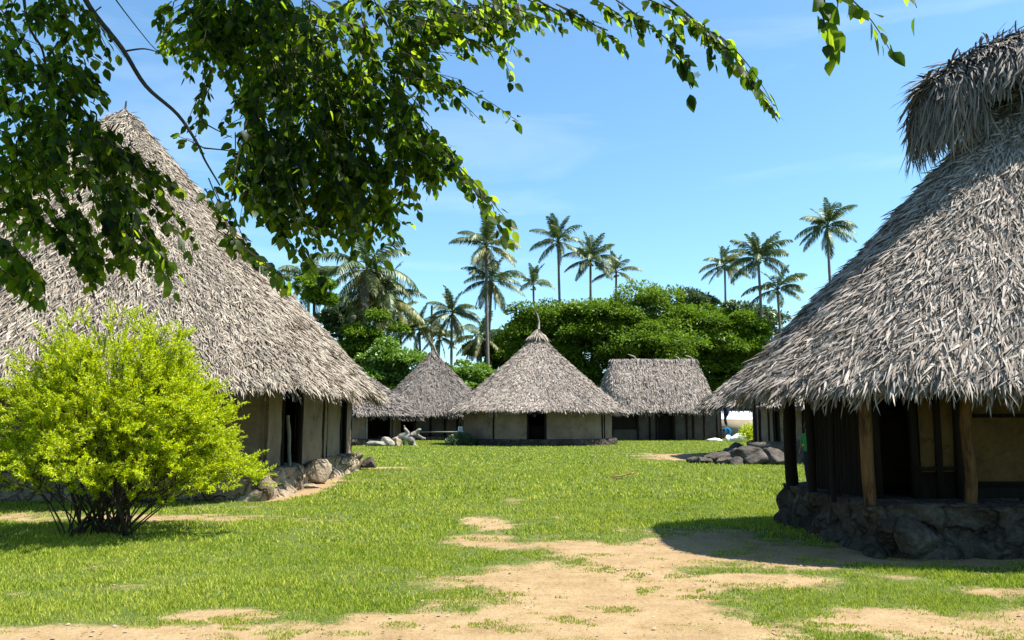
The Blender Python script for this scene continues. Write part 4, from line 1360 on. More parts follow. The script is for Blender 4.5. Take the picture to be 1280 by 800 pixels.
def palm(px, py, Y, scale, label, seed, style='green', n=20, lean=0.0, kinds=None, headless=False):
    """coconut palm whose crown centre is seen at px,py"""
    pr = random.Random(seed)
    c = at(px, py, Y)
    o = tag(empty('palm_tree', (c.x - lean, Y, 0)), label, 'palm tree', 'coconut palms behind the huts')
    mb = MB()
    H = c.z
    pts, rad = [], []
    for i in range(15):
        t = i / 14
        pts.append((lean * t ** 1.7 + 0.12 * math.sin(t * 4 + seed), 0.1 * math.sin(t * 3 + seed), H * t))
        rad.append((0.24 - 0.09 * t + (0.12 * (1 - t) ** 6)) * (1.05 if i % 2 else 0.97) * scale ** 0.5)
    tube(mb, pts, rad, 9)
    mb.build('trunk', M['palm_trunk'], o, True)
    top = Vector(pts[-1])
    if headless:
        return o
    counts = kinds or {'up': 3, 'rise': 5, 'mid': 6, 'low': 4, 'hang': 2}
    a0 = pr.uniform(0, 6.28)
    idx = 0
    for kd, num in counts.items():
        for j in range(num):
            st = style
            if style == 'mixed': st = 'yellow' if kd in ('low', 'hang') or pr.random() < 0.2 else 'green'
            if style == 'green' and kd == 'hang' and pr.random() < 0.6: st = 'yellow'
            me = FR[(st, kd, pr.randrange(2))]
            if kd == 'hang' and pr.random() < 0.25: me = deadfr
            f = bpy.data.objects.new('frond', me)
            col.objects.link(f)
            f.parent = o
            f.location = top + Vector((0, 0, 0.05))
            a0 += 2.399963 + pr.uniform(-0.25, 0.25)
            s = 1.28 * scale * pr.uniform(0.85, 1.12)
            f.rotation_euler = (pr.uniform(-0.2, 0.2), pr.uniform(-0.22, 0.22), a0)
            f.scale = (s, s, s)
            idx += 1
    for j in range(pr.randint(5, 9)):
        a = pr.uniform(0, 6.28)
        cn = bpy.data.objects.new('coconut', NUT)
        col.objects.link(cn)
        cn.parent = o
        cn.location = top + Vector((math.cos(a) * 0.28, math.sin(a) * 0.28, -0.25 - pr.random() * 0.35))
        cn.scale = (scale, scale, scale)
    return o


DR = {'up': 2, 'rise': 3, 'mid': 5, 'low': 6, 'hang': 7}
UPK = {'up': 4, 'rise': 6, 'mid': 5, 'low': 3, 'hang': 1}
palm(388, 352, 88, 0.85, 'palm crown peeking over the right slope of the largest hut roof', 1, 'green', kinds=UPK)
palm(459, 338, 84, 1.15, 'tall drooping palm with yellowish fronds, topmost of the left palm cluster', 2, 'mixed', kinds=DR)
palm(478, 372, 86, 1.1, 'drooping yellow palm tucked under the tallest one of the left cluster', 3, 'mixed', kinds=DR)
palm(448, 385, 92, 0.9, 'dull green palm close to the largest hut roof slope, lowest of the left cluster', 4, 'green', kinds=DR)
palm(500, 395, 95, 0.75, 'smaller palm to the right of the drooping yellow palms', 5, 'mixed', kinds=DR)
palm(525, 412, 95, 0.72, 'short palm just left of the bare headless trunk', 6, 'mixed')
palm(541, 382, 98, 0.8, 'bare headless palm trunk without any fronds', 7, headless=True)
palm(548, 422, 100, 0.65, 'short palm at the foot of the bare headless trunk', 17, 'green')
palm(566, 392, 92, 0.74, 'slender palm standing alone between the conical hut and the tall pair', 8, 'green', kinds={'up': 4, 'rise': 4, 'mid': 5, 'low': 5, 'hang': 5})
palm(607, 308, 86, 0.86, 'tallest palm of the pair with yellow coconuts, left of the broad trees', 9, 'mixed', kinds={'up': 3, 'rise': 4, 'mid': 6, 'low': 4, 'hang': 3}, lean=-0.5)
palm(613, 352, 88, 0.84, 'lower palm of the tall pair, its crown under the coconut laden one', 10, 'green', kinds={'up': 2, 'rise': 3, 'mid': 6, 'low': 5, 'hang': 4}, lean=0.3)
palm(600, 422, 98, 0.8, 'low palm at the foot of the tall pair of palms', 11, 'mixed', kinds=DR)
palm(667, 357, 100, 0.70, 'small palm crown poking out of the left end of the broad trees', 12, 'green', kinds={'up': 4, 'rise': 4, 'mid': 3})
palm(699, 303, 92, 0.74, 'tall upright palm with a bare trunk showing above the broad trees', 13, 'green', kinds={'up': 5, 'rise': 4, 'mid': 5, 'low': 3, 'hang': 1})
palm(739, 326, 94, 0.78, 'palm with silvery radiating fronds beside the tall upright palm', 14, 'green', kinds={'up': 4, 'rise': 5, 'mid': 6, 'low': 5})
palm(770, 341, 97, 0.66, 'half hidden palm with one bare frond, right of the silvery palm', 15, 'mixed', kinds={'up': 3, 'rise': 3, 'mid': 4, 'low': 3})
palm(905, 332, 112, 0.80, 'palm with a brown dead frond, left of the big dark palm', 16, 'mixed')
palm(948, 325, 94, 0.88, 'big dark palm standing between two smaller palms on the right', 18, 'green', kinds={'up': 4, 'rise': 6, 'mid': 6, 'low': 3})
palm(973, 362, 96, 0.80, 'palm with widely spread fronds lowest in the right cluster, near the hut roof', 19, 'green', kinds={'up': 2, 'rise': 4, 'mid': 5, 'low': 3})
palm(1035, 284, 90, 0.80, 'lone tall palm standing clear of the others above the near hut roof', 20, 'green', kinds={'up': 4, 'rise': 5, 'mid': 6, 'low': 6, 'hang': 2})


# ------------------------------------------------------------------ white roofed building and things beside it
def far_building():
    p = at(915, 530, 78)
    o = tag(empty('low_building', (p.x, 79, 0)), 'low tan building with a broad white roof edge, far behind the lawn', 'building')
    mb = MB(); box(mb, (-3.4, -1.6, 0), (5, 3, 1.78)); mb.build('wall', M['tan_plaster'], o)
    mb = MB()
    mb.add([(-3.9, -2.1, 1.75), (5.5, -2.1, 1.75), (5.5, 3.5, 1.75), (-3.9, 3.5, 1.75), (-3.9, -2.0, 1.86), (5.5, -2.0, 1.86), (5.5, 3.4, 3.7), (-3.9, 3.4, 3.7)], [np.array([(0, 3, 2, 1), (4, 5, 6, 7), (0, 1, 5, 4), (1, 2, 6, 5), (2, 3, 7, 6), (3, 0, 4, 7)])])
    mb.build('roof', M['white_paint'], o)


far_building()


def person(name, joints, radii, loc, rz, label, mats, faces_mat, hair_at, hair_r):
    """joints: pelvis, waist, chest, neck, head, (shoulder, elbow, wrist, hand) x2, (hip, knee, ankle, toe) x2"""
    o = empty(name, loc, rz)
    tag(o, label, 'person')
    e = [(0, 1), (1, 2), (2, 3), (3, 4), (2, 5), (5, 6), (6, 7), (7, 8), (2, 9), (9, 10), (10, 11), (11, 12), (0, 13), (13, 14), (14, 15), (15, 16), (0, 17), (17, 18), (18, 19), (19, 20)]
    b = skinned('body', joints, e, radii, mats, o, 2, 0)
    for p in b.data.polygons:
        p.material_index = faces_mat(p.center)
    mb = MB()
    u = np.linspace(0, math.pi * 0.62, 8); v = np.linspace(0, 2 * math.pi, 14, endpoint=False)
    VV, UU = np.meshgrid(v, u, indexing='ij')
    S = np.stack([np.sin(UU) * np.cos(VV), np.sin(UU) * np.sin(VV), np.cos(UU)], -1).reshape(-1, 3) * hair_r + np.array(hair_at)
    mb.add(S, [grid_faces(14, 8, True)])
    mb.build('hair', M['hair'], o, True)
    return o


RAD = [(0.15, 0.12), (0.13, 0.10), (0.16, 0.11), 0.055, (0.085, 0.10), 0.06, 0.045, 0.034, 0.04, 0.06, 0.045, 0.034, 0.04, 0.09, 0.06, 0.042, 0.04, 0.09, 0.06, 0.042, 0.04]
sc_ = 0.92
J = [(0, 0, 0.92), (0, 0, 1.08), (0, 0, 1.30), (0, 0, 1.45), (-0.01, -0.02, 1.58), (-0.19, 0, 1.37), (-0.24, 0.02, 1.12), (-0.22, -0.10, 0.92), (-0.21, -0.14, 0.84), (0.19, 0, 1.37), (0.24, 0.02, 1.12), (0.22, -0.10, 0.92), (0.21, -0.14, 0.84),
     (-0.09, 0, 0.86), (-0.10, -0.01, 0.48), (-0.10, 0.02, 0.07), (-0.11, -0.14, 0.04), (0.09, 0, 0.86), (0.10, -0.01, 0.48), (0.10, 0.02, 0.07), (0.11, -0.14, 0.04)]
J = [Vector(j) * sc_ for j in J]
pp = at(1011, 560, 20.6)
person('person', J, [(r[0] * sc_, r[1] * sc_) if isinstance(r, tuple) else r * sc_ for r in RAD], (pp.x, 20.6, 0), R(-60),
       'person in a green shirt and dark trousers, half hidden behind the porch post', [M['green_cloth'], M['navy_cloth'], M['skin']],
       lambda c: 1 if (c.z < 0.93 * sc_ and abs(c.x) < 0.17 and c.z > 0.1) else (2 if c.z > 1.42 * sc_ or c.z < 0.1 or (abs(c.x) > 0.17 and c.z < 1.1 * sc_) else 0), (-0.01 * sc_, 0.0, 1.60 * sc_), 0.112 * sc_)

# person bending down in blue beside the white sacks
JB = [(0.28, 0, 0.88), (0.16, 0, 1.00), (-0.10, 0, 1.06), (-0.27, 0, 0.98), (-0.38, 0, 0.88), (-0.10, -0.18, 1.0), (-0.16, -0.22, 0.76), (-0.24, -0.18, 0.52), (-0.26, -0.17, 0.44), (-0.10, 0.18, 1.0), (-0.16, 0.22, 0.76), (-0.24, 0.18, 0.52), (-0.26, 0.17, 0.44),
      (0.30, -0.09, 0.82), (0.22, -0.1, 0.46), (0.28, -0.1, 0.07), (0.14, -0.1, 0.04), (0.30, 0.09, 0.82), (0.22, 0.1, 0.46), (0.28, 0.1, 0.07), (0.14, 0.1, 0.04)]
RB = [(0.19, 0.19)] + RAD[1:]
RB = [(r[0] * 1.3, r[1] * 1.3) if isinstance(r, tuple) else r * 1.4 for r in RB]
pb = gp(901, 550)
person('person', [Vector(j) for j in JB], RB, (pb.x, 69.0, 0), 0.0, 'person in bright blue clothes bending down beside the white sacks', [M['blue_cloth'], M['skin']],
       lambda c: 1 if c.x < -0.27 or c.z < 0.10 or (c.z < 0.66 and c.x < -0.1) else 0, (-0.38, 0, 0.90), 0.13)


def sack(px, Y, s, seed, label, tilt=0.0):
    p = at(px, 545, Y)
    me = rock_mesh('sack', (s[0], s[1], s[2]), seed, 3, 0.25)
    o = link('sack', me, M['white_sack'], None, True)
    o.location = (p.x, Y, s[2] * 0.45)
    o.rotation_euler = (0, tilt, 0.2)
    tag(o, label, 'sack', 'white sacks by the far building')


sack(921, 66, (0.95, 0.5, 0.48), 61, 'large bulging white sack between the person in blue and the yellow plant', -0.25)
sack(911, 68.5, (0.38, 0.35, 0.36), 62, 'small white sack closest to the person in blue')
sack(891, 67.5, (0.8, 0.35, 0.18), 63, 'flat whitish sack lying on the grass by the corner of the long hut')


def small_plant(px, Y, r, hgt, mat, label, seed, n=1500, leaf=0.14):
    p = at(px, 545, Y)
    o = tag(empty('small_shrub', (p.x, Y, 0)), label, 'shrub')
    lr = np.random.default_rng(seed)
    mb, sb = MB(), MB()
    for i in range(16):
        a = lr.uniform(0, 6.28); f = lr.uniform(0.1, 1) ** 0.6
        tube(sb, [(0, 0, -0.02), (math.cos(a) * r * f * 0.4, math.sin(a) * r * f * 0.4, hgt * 0.5), (math.cos(a) * r * f * 0.9, math.sin(a) * r * f * 0.9, hgt * (1 - 0.45 * f * f))], [0.03, 0.02, 0.008], 4)
    q = unit(lr.normal(0, 1, (n, 3))); q[:, 2] = np.abs(q[:, 2])
    rr = lr.uniform(0.3, 1.05, n) ** 0.6
    P = q * rr[:, None] * np.array([r, r, hgt * 0.95]) + np.array([0, 0, 0.08])
    leaf_quads(mb, P, unit(q + lr.normal(0, 0.6, (n, 3))), unit(lr.normal(0, 1, (n, 3)) + np.array([0, 0, 0.8])), leaf * lr.uniform(0.6, 1.4, n), leaf * 0.4 * lr.uniform(0.6, 1.3, n))
    sb.build('stems', M['twig'], o)
    mb.build('leaves', mat, o)


small_plant(936, 64, 0.85, 1.45, M['bush_leaf'], 'small yellow green plant beside the large white sack', 71)
small_plant(576, 54.5, 1.0, 0.8, M['dull_leaf'], 'dark low shrub at the left corner of the round hut', 72, 2600, 0.16)
small_plant(505, 53.0, 0.22, 0.32, M['bright_leaf'], 'tiny green weed beside the driftwood stump', 73, 160, 0.10)

# small pale notice hung by the round hut
p = at(575.5, 538, 55.6)
mb = MB(); box(mb, (-0.16, -0.02, -0.26), (0.16, 0.0, 0.26))
no = mb.build('notice_board', M['white_sack'])
no.location = (p.x, 55.6, p.z)
tag(no, 'small pale notice hung at the left edge of the round hut', 'notice')
for i, (z, w, hh) in enumerate(((0.12, 0.09, 0.05), (-0.02, 0.07, 0.03), (-0.13, 0.08, 0.04))):
    mb = MB(); box(mb, (-w, -0.026, z - hh), (w * 0.6, -0.0205, z + hh)); mb.build('mark', M['grey_wood'], no)
mb = MB(); tube(mb, [(0, 0.06, -p.z), (0, 0.06, 0.5)], 0.05, 6); mb.build('stake', M['dark_wood'], no)

# dark rag hanging from the eave behind
p = at(907, 512, 31.0)
mb = MB()
V = []
for j in range(9):
    z = -j * 0.085
    w = (0.09, 0.10, 0.11, 0.10, 0.06, 0.05, 0.06, 0.06, 0.03)[j]
    xo = 0.03 * math.sin(j * 0.9)
    for a in range(6):
        V.append((xo + w * math.cos(a * math.pi / 3), 0.04 * math.sin(a * math.pi / 3), z))
mb.add(V, [grid_faces(9, 6)[:, ::-1] if False else np.array([(j * 6 + a, j * 6 + (a + 1) % 6, (j + 1) * 6 + (a + 1) % 6, (j + 1) * 6 + a) for j in range(8) for a in range(6)])])
rg = mb.build('hanging_rag', M['navy_cloth'], None, True)
rg.location = (p.x, 31.0, 2.12)
tag(rg, 'dark rag hanging from the eave of the tan walled hut', 'rag')

# dry leaf on the lawn
p = gp(778, 599)
mb = MB()
V = []
for i in range(9):
    t = i / 8
    w = 0.09 * math.sin(math.pi * (0.08 + 0.9 * t))
    for s in (-1, 0, 1):
        V.append((-0.35 + 0.62 * t, s * w, 0.05 + 0.03 * abs(s) + 0.10 * t * t))
mb.add(V, [grid_faces(9, 3)])
tube(mb, [(0.26, 0, 0.15), (0.33, 0, 0.19), (0.36, 0.02, 0.17)], 0.02, 5)
dl = mb.build('dry_palm_husk', M['dry_leaf'], None, True)
dl.location = (p.x, p.y, 0)
tag(dl, 'curled reddish dry husk lying on the open lawn', 'husk')


# ------------------------------------------------------------------ the tree whose branches hang over the view
def overhanging_tree():
    random.seed(33)
    T0 = Vector((-4.3, 2.6, 0))
    o = tag(empty('overhanging_tree', T0), 'leafy tree whose dark branches hang across the top of the view', 'tree')
    off = -T0
    br = MB(); tw = MB(); lf = MB()

    def loc(p): return Vector(p) + off

    def spray(p0, p1, n, L, bend=0.12, jit=0.03, r=0.004, droop=0.5, wl=0.62):
        """a leafy twig from p0 to p1 with n leaves hanging alternately from it"""
        p0, p1 = Vector(p0), Vector(p1)
        d = p1 - p0
        side = d.cross(Vector((0, 0, 1)))
        mid = p0.lerp(p1, 0.5) + Vector((0, 0, d.length * bend)) + Vector((random.gauss(0, 1), random.gauss(0, 1), 0)) * d.length * 0.06
        pts = []
        for k in range(7):
            t = k / 6
            pts.append(p0 * (1 - t) ** 2 + mid * 2 * t * (1 - t) + p1 * t * t)
        tube(tw, [loc(p) for p in pts], np.linspace(r, r * 0.35, 7), 5, cap=False)
        P = np.array([tuple(p) for p in pts])
        t = np.clip(np.linspace(0.08, 1.0, n) + rng.normal(0, 0.02, n), 0, 1)
        Q = np.stack([np.interp(t, np.linspace(0, 1, 7), P[:, i]) for i in range(3)], -1)
        Tn = np.array(unit(np.array([tuple(d)])))[0]
        sd = unit(np.array([tuple(side)]) + 1e-6)[0]
        sg = np.where(np.arange(n) % 2 == 0, 1.0, -1.0)[:, None]
        A = unit(Tn * 0.55 + sd * sg * rng.uniform(0.3, 1.0, (n, 1)) + np.array([0, 0, -droop]) * rng.uniform(0.5, 1.8, (n, 1)) + rng.normal(0, 0.25, (n, 3)))
        N = unit(rng.normal(0, 0.55, (n, 3)) + np.array([0.1, -0.35, 0.75]))
        Ll = 1.02 * L * rng.uniform(0.65, 1.2, n) * (1 - 0.22 * t)
        Q = Q + A * (L * 0.15) + rng.normal(0, jit * 0.3, (n, 3))
        leaf_ovate(lf, Q + np.array(off), A, N, Ll, Ll * wl * rng.uniform(0.85, 1.1, n))

    def px_spray(a, b, Y0, Y1, n, L, **k):
        spray(at(*a, Y0), at(*b, Y1), n, L, **k)

    def mass(cx, cy, rx, ry, Y, dY, n, dirpx, L=0.075, leaves=13, length=62, spread=30):
        """a clump of twigs whose middles lie round a direction seen at (cx,cy)"""
        for _ in range(n):
            a = random.uniform(0, 6.283); f = math.sqrt(random.random())
            x, y = cx + math.cos(a) * f * rx, cy + math.sin(a) * f * ry
            yy = Y + random.uniform(-dY, dY)
            dx, dy = dirpx[0] + random.gauss(0, 0.45), dirpx[1] + random.gauss(0, 0.35)
            ln = length * random.uniform(0.6, 1.2) * (4.6 / yy)
            p0 = at(x - dx * ln * 0.5, y - dy * ln * 0.5, yy)
            p1 = at(x + dx * ln * 0.5, y + dy * ln * 0.5, yy + random.uniform(-0.2, 0.2))
            spray(p0, p1, leaves, L)

    # --- the dense mass in the middle
    mass(330, 60, 62, 70, 4.8, 0.45, 105, (0.1, 0.8))
    mass(300, 25, 55, 30, 4.8, 0.45, 45, (0.1, 0.8))
    mass(370, 150, 68, 70, 4.7, 0.45, 115, (0.15, 0.9))
    mass(330, 215, 42, 45, 4.6, 0.4, 50, (0.1, 0.9))
    mass(395, 240, 55, 50, 4.6, 0.4, 66, (0.25, 0.9))
    mass(445, 60, 75, 60, 4.7, 0.5, 85, (0.35, 0.7))
    mass(465, 160, 62, 65, 4.6, 0.4, 85, (0.3, 0.8))
    mass(460, 245, 48, 42, 4.5, 0.3, 46, (0.25, 0.9))
    mass(530, 185, 30, 34, 4.4, 0.3, 26, (0.5, 0.7))
    mass(545, 30, 50, 28, 4.5, 0.4, 40, (0.6, 0.4))
    mass(530, 85, 30, 25, 4.4, 0.3, 18, (0.7, 0.5))
    mass(615, 22, 40, 24, 4.3, 0.3, 24, (0.6, 0.5))
    mass(235, 30, 38, 32, 4.8, 0.3, 26, (-0.1, 0.8))
    mass(262, 58, 22, 22, 4.8, 0.3, 10, (0, 0.8))
    # --- the left mass
    mass(50, 14, 55, 16, 4.3, 0.3, 18, (0.1, 0.8), 0.07)
    mass(95, 42, 30, 22, 4.3, 0.3, 11, (0.4, 0.8), 0.07)
    mass(28, 78, 34, 26, 4.2, 0.3, 16, (0.2, 0.8), 0.07)
    mass(88, 98, 30, 24, 4.2, 0.3, 12, (0.5, 0.6), 0.07)
    mass(15, 125, 24, 22, 4.2, 0.3, 8, (0.2, 0.8), 0.07)
    mass(68, 142, 34, 24, 4.3, 0.3, 15, (0.3, 0.7), 0.07)
    mass(95, 178, 40, 26, 4.3, 0.3, 20, (0.4, 0.8), 0.07)
    mass(35, 195, 45, 40, 4.5, 0.4, 44, (0.3, 0.7), 0.07)
    mass(25, 255, 32, 42, 4.4, 0.3, 20, (0.3, 0.8), 0.07)
    mass(128, 215, 30, 42, 4.2, 0.3, 23, (0.3, 0.9), 0.07)
    mass(150, 275, 24, 38, 4.1, 0.3, 16, (0.2, 0.9), 0.07)
    mass(85, 265, 24, 24, 4.2, 0.3, 7, (0.6, 0.7), 0.065)
    # --- named sprays at the edges
    S = [((150, 190), (222, 238), 4.2, 4.0, 14, 0.07), ((165, 235), (236, 322), 4.1, 4.0, 15, 0.068), ((178, 285), (215, 360), 4.0, 3.9, 12, 0.075), ((135, 255), (160, 335), 4.1, 4.1, 14, 0.075),
         ((60, 280), (118, 352), 4.1, 4.0, 15, 0.075), ((95, 270), (120, 345), 4.1, 4.0, 13, 0.07), ((5, 300), (46, 376), 4.0, 3.9, 15, 0.075), ((0, 330), (30, 365), 4.0, 3.9, 9, 0.07), ((95, 60), (130, 80), 4.0, 4.0, 6, 0.09), ((85, 85), (125, 118), 4.1, 4.1, 9, 0.07),
         ((268, 235), (300, 318), 4.2, 4.1, 9, 0.068), ((282, 285), (365, 362), 4.2, 4.0, 16, 0.066), ((255, 185), (222, 170), 4.2, 4.2, 5, 0.062), ((262, 90), (242, 178), 4.4, 4.3, 9, 0.06),
         ((310, 240), (400, 352), 4.3, 4.1, 17, 0.075), ((330, 262), (480, 330), 4.3, 4.1, 20, 0.072), ((375, 300), (410, 350), 4.2, 4.1, 7, 0.08), ((420, 240), (440, 312), 4.3, 4.2, 12, 0.07),
         ((470, 230), (500, 305), 4.3, 4.2, 12, 0.07), ((500, 180), (520, 260), 4.3, 4.2, 13, 0.07), ((535, 180), (592, 245), 4.2, 4.1, 14, 0.072), ((560, 195), (642, 285), 4.2, 4.0, 20, 0.075), ((590, 235), (632, 300), 4.1, 4.0, 11, 0.078),
         ((510, 80), (648, 152), 4.3, 4.0, 24, 0.066), ((540, 95), (600, 150), 4.2, 4.1, 11, 0.066), ((560, 40), (632, 72), 4.3, 4.1, 12, 0.066), ((600, 20), (642, 102), 4.2, 4.1, 14, 0.066), ((640, 10), (705, 35), 4.1, 4.0, 12, 0.064),
         ((660, 0), (700, 20), 4.0, 4.0, 9, 0.07), ((695, 5), (782, 62), 3.9, 3.8, 15, 0.064), ((735, -5), (800, 40), 3.9, 3.8, 14, 0.062), ((770, 0), (862, 75), 3.8, 3.7, 19, 0.066), ((800, -5), (905, 50), 3.8, 3.7, 20, 0.064), ((850, 15), (968, 142), 3.8, 3.6, 26, 0.066),
         ((900, 45), (965, 128), 3.7, 3.6, 9, 0.072), ((845, 60), (864, 112), 3.7, 3.7, 4, 0.082), ((840, 20), (845, 72), 3.75, 3.7, 7, 0.062), ((880, 30), (890, 75), 3.7, 3.7, 6, 0.06), ((1015, -20), (1044, 72), 3.0, 2.95, 11, 0.088), ((1030, -25), (1112, 62), 3.0, 2.95, 15, 0.070), ((1120, -30), (1146, 10), 3.0, 3.0, 3, 0.07)]
    for a, b, y0, y1, n, L in S:
        px_spray(a, b, y0, y1, int(n * 1.4), L * 1.22, bend=0.06)
        if a[0] > 650 and a[0] < 1000:
            px_spray(a, b, y0 + 0.02, y1, int(n * 0.8), L * 1.15, bend=0.06)
        if b[0] < 370 and n > 8:
            for _ in range(3):
                g = lambda q, sp: (q[0] + random.gauss(0, sp), q[1] + random.gauss(0, sp))
                e = (a[0] + (b[0] - a[0]) * 0.86, a[1] + (b[1] - a[1]) * 0.86)
                px_spray(g(a, 9), g(e, 11), y0 + random.gauss(0, 0.12), y1 + random.gauss(0, 0.12), int(n * 1.3), L * 1.12, bend=0.06)

    # --- visible limbs
    def limb(pix, r0, r1):
        mb = MB()
        pts = [at(px, py, Y) for px, py, Y in pix]
        # smooth with Catmull-Rom
        out = []
        for i in range(len(pts) - 1):
            a = pts[max(i - 1, 0)]; b = pts[i]; c = pts[i + 1]; d = pts[min(i + 2, len(pts) - 1)]
            for k in range(5):
                t = k / 5
                out.append(0.5 * ((2 * b) + (c - a) * t + (2 * a - 5 * b + 4 * c - d) * t * t + (3 * b - a - 3 * c + d) * t ** 3))
        out.append(pts[-1])
        tube(mb, [loc(p) for p in out], np.linspace(r0, r1, len(out)), 7, cap=True)
        mb.build('branch', M['bark'], o, True)
    limb([(60, -90, 4.0), (110, 5, 4.2), (152, 60, 4.2), (182, 107, 4.2), (222, 143, 4.25), (248, 182, 4.25), (256, 200, 4.25), (275, 232, 4.25)], 0.017, 0.004)
    limb([(156, 64, 4.2), (180, 61, 4.2), (200, 66, 4.2)], 0.006, 0.0025)
    limb([(145, 0, 4.2), (160, 20, 4.2), (188, 55, 4.2), (204, 70, 4.2)], 0.004, 0.0018)
    limb([(248, 150, 4.25), (270, 162, 4.3), (290, 172, 4.3)], 0.005, 0.002)
    limb([(255, 185, 4.25), (275, 187, 4.3), (300, 190, 4.3)], 0.005, 0.002)
    limb([(28, -20, 4.3), (35, 30, 4.3), (52, 60, 4.3), (60, 90, 4.25), (80, 125, 4.2), (105, 150, 4.2)], 0.009, 0.003)
    limb([(310, -30, 4.7), (325, 30, 4.45), (350, 80, 4.4), (392, 120, 4.4)], 0.012, 0.004)
    limb([(640, -20, 4.1), (690, 10, 3.95), (760, 38, 3.9)], 0.007, 0.003)
    limb([(800, -30, 3.85), (868, 25, 3.8), (925, 78, 3.7), (962, 130, 3.65)], 0.007, 0.002)
    limb([(1025, -30, 3.0), (1036, 30, 3.0), (1042, 60, 2.97)], 0.004, 0.002)

    # --- trunk, big limbs and the shading crown above, out of the picture
    tk = MB()
    tube(tk, [loc(p) for p in (Vector((-4.3, 2.6, -0.1)), Vector((-4.25, 2.7, 1.2)), Vector((-4.1, 2.9, 2.6)), Vector((-3.6, 3.2, 4.2)))], [0.34, 0.25, 0.22, 0.18], 12)
    hub = Vector((-3.6, 3.2, 4.2))
    for tgt, r in (((-2.2, 4.0, 5.2), 0.12), ((-0.6, 4.2, 5.4), 0.10), ((0.6, 3.8, 4.9), 0.07), ((-3.4, 4.2, 4.9), 0.09), ((-1.4, 3.4, 6.2), 0.09), ((-2.8, 2.2, 6.2), 0.1)):
        tgt = Vector(tgt)
        m = hub.lerp(tgt, 0.5) + Vector((0, 0, 0.25))
        tube(tk, [loc(hub), loc(m), loc(tgt)], [r, r * 0.7, r * 0.35], 7)
    for a, b in (((-0.6, 4.2, 5.4), at(640, -20, 4.1)), ((0.6, 3.8, 4.9), at(800, -30, 3.85)), ((0.6, 3.8, 4.9), at(1025, -30, 3.0)), ((-3.4, 4.2, 4.9), at(60, -90, 4.0)), ((-2.2, 4.0, 5.2), at(310, -30, 4.7)), ((-3.4, 4.2, 4.9), at(28, -20, 4.3))):
        a, b = Vector(a), Vector(b)
        tube(tk, [loc(a), loc(a.lerp(b, 0.5) + Vector((0, 0, 0.1))), loc(b)], [0.03, 0.02, 0.013], 6)
    # crown above the frame
    k = 24000
    q = rng.uniform(-1, 1, (k, 3))
    q = q[(q ** 2).sum(1) < 1]
    k = len(q)
    P = q * np.array([2.35, 1.15, 1.0]) + np.array([-2.35, 3.95, 5.75])
    # keep it above the line of sight to the top of the picture
    lim = EYE + 0.56 * P[:, 1] + 0.12
    P = P[P[:, 2] > lim]
    k = len(P)
    A = unit(rng.normal(0, 0.7, (k, 3)) + np.array([0, 0, -0.6]))
    N = unit(rng.normal(0, 0.6, (k, 3)) + np.array([0, 0, 0.9]))
    Ll = rng.uniform(0.07, 0.12, k)
    leaf_ovate(lf, P + np.array(off), A, N, Ll, Ll * 0.65)
    tk.build('trunk', M['bark'], o, True)
    tw.build('twigs', M['twig'], o, True)
    lf.build('leaves', M['fg_leaf'], o)
    print('fg leaves verts', lf.n)
    # one small white flower
    fb = MB()
    c = loc(at(871, 94, 3.7))
    for i in range(5):
        a = i * 1.2566
        d = Vector((math.cos(a), -0.3, math.sin(a)))
        s = Vector((-math.sin(a), 0, math.cos(a)))
        fb.add([tuple(c), tuple(c + d * 0.010 + s * 0.007), tuple(c + d * 0.02), tuple(c + d * 0.010 - s * 0.007)], [np.array([(0, 1, 2, 3)])])
    fb.build('flower', M['petal'], o)


overhanging_tree()


# ------------------------------------------------------------------ litter on the dirt
def litter():
    mb = MB()
    k = 500
    y = rng.uniform(5.5, 13, k); x = rng.uniform(-0.62, 0.62, k) * y
    d = dirt_value(x, y)
    m = d > 0.3
    x, y = x[m], y[m]; k = len(x)
    P = np.stack([x, y, np.full(k, 0.012)], -1)
    a = rng.uniform(0, 6.28, k)
    A = np.stack([np.cos(a), np.sin(a), rng.normal(0.1, 0.15, k)], -1)
    leaf_quads(mb, P, unit(A), unit(rng.normal(0, 0.3, (k, 3)) + np.array([0, 0, 1.0])), rng.uniform(0.015, 0.05, k), rng.uniform(0.01, 0.025, k))
    o = mb.build('leaf_litter', M['palm_dead'])
    tag(o, 'scattered dry leaf bits on the bare sandy ground', kind='stuff')


litter()


def pebbles():
    mb = MB()
    base = np.array([(0, 0, 1), (1, 0, 0.1), (0.3, 0.9, 0.1), (-0.8, 0.6, 0.1), (-0.8, -0.6, 0.1), (0.3, -0.9, 0.1)], float)
    tri = np.array([(0, 1, 2), (0, 2, 3), (0, 3, 4), (0, 4, 5), (0, 5, 1)])
    for _ in range(420):
        y = rng.uniform(5.4, 13); x = rng.uniform(-0.62, 0.62) * y
        if dirt_value(np.array([x]), np.array([y]))[0] < 0.35: continue
        r = rng.uniform(0.006, 0.022)
        a = rng.uniform(0, 6.28)
        V = base * r * rng.uniform(0.7, 1.3, (6, 3)) * np.array([1, 1, 0.6])
        V = np.stack([V[:, 0] * math.cos(a) - V[:, 1] * math.sin(a) + x, V[:, 0] * math.sin(a) + V[:, 1] * math.cos(a) + y, V[:, 2] + 0.004], -1)
        mb.add(V, [tri])
    o = mb.build('pebbles', M['stone_warm'])
    tag(o, 'small pebbles and soil crumbs on the bare sandy ground', kind='stuff')


pebbles()

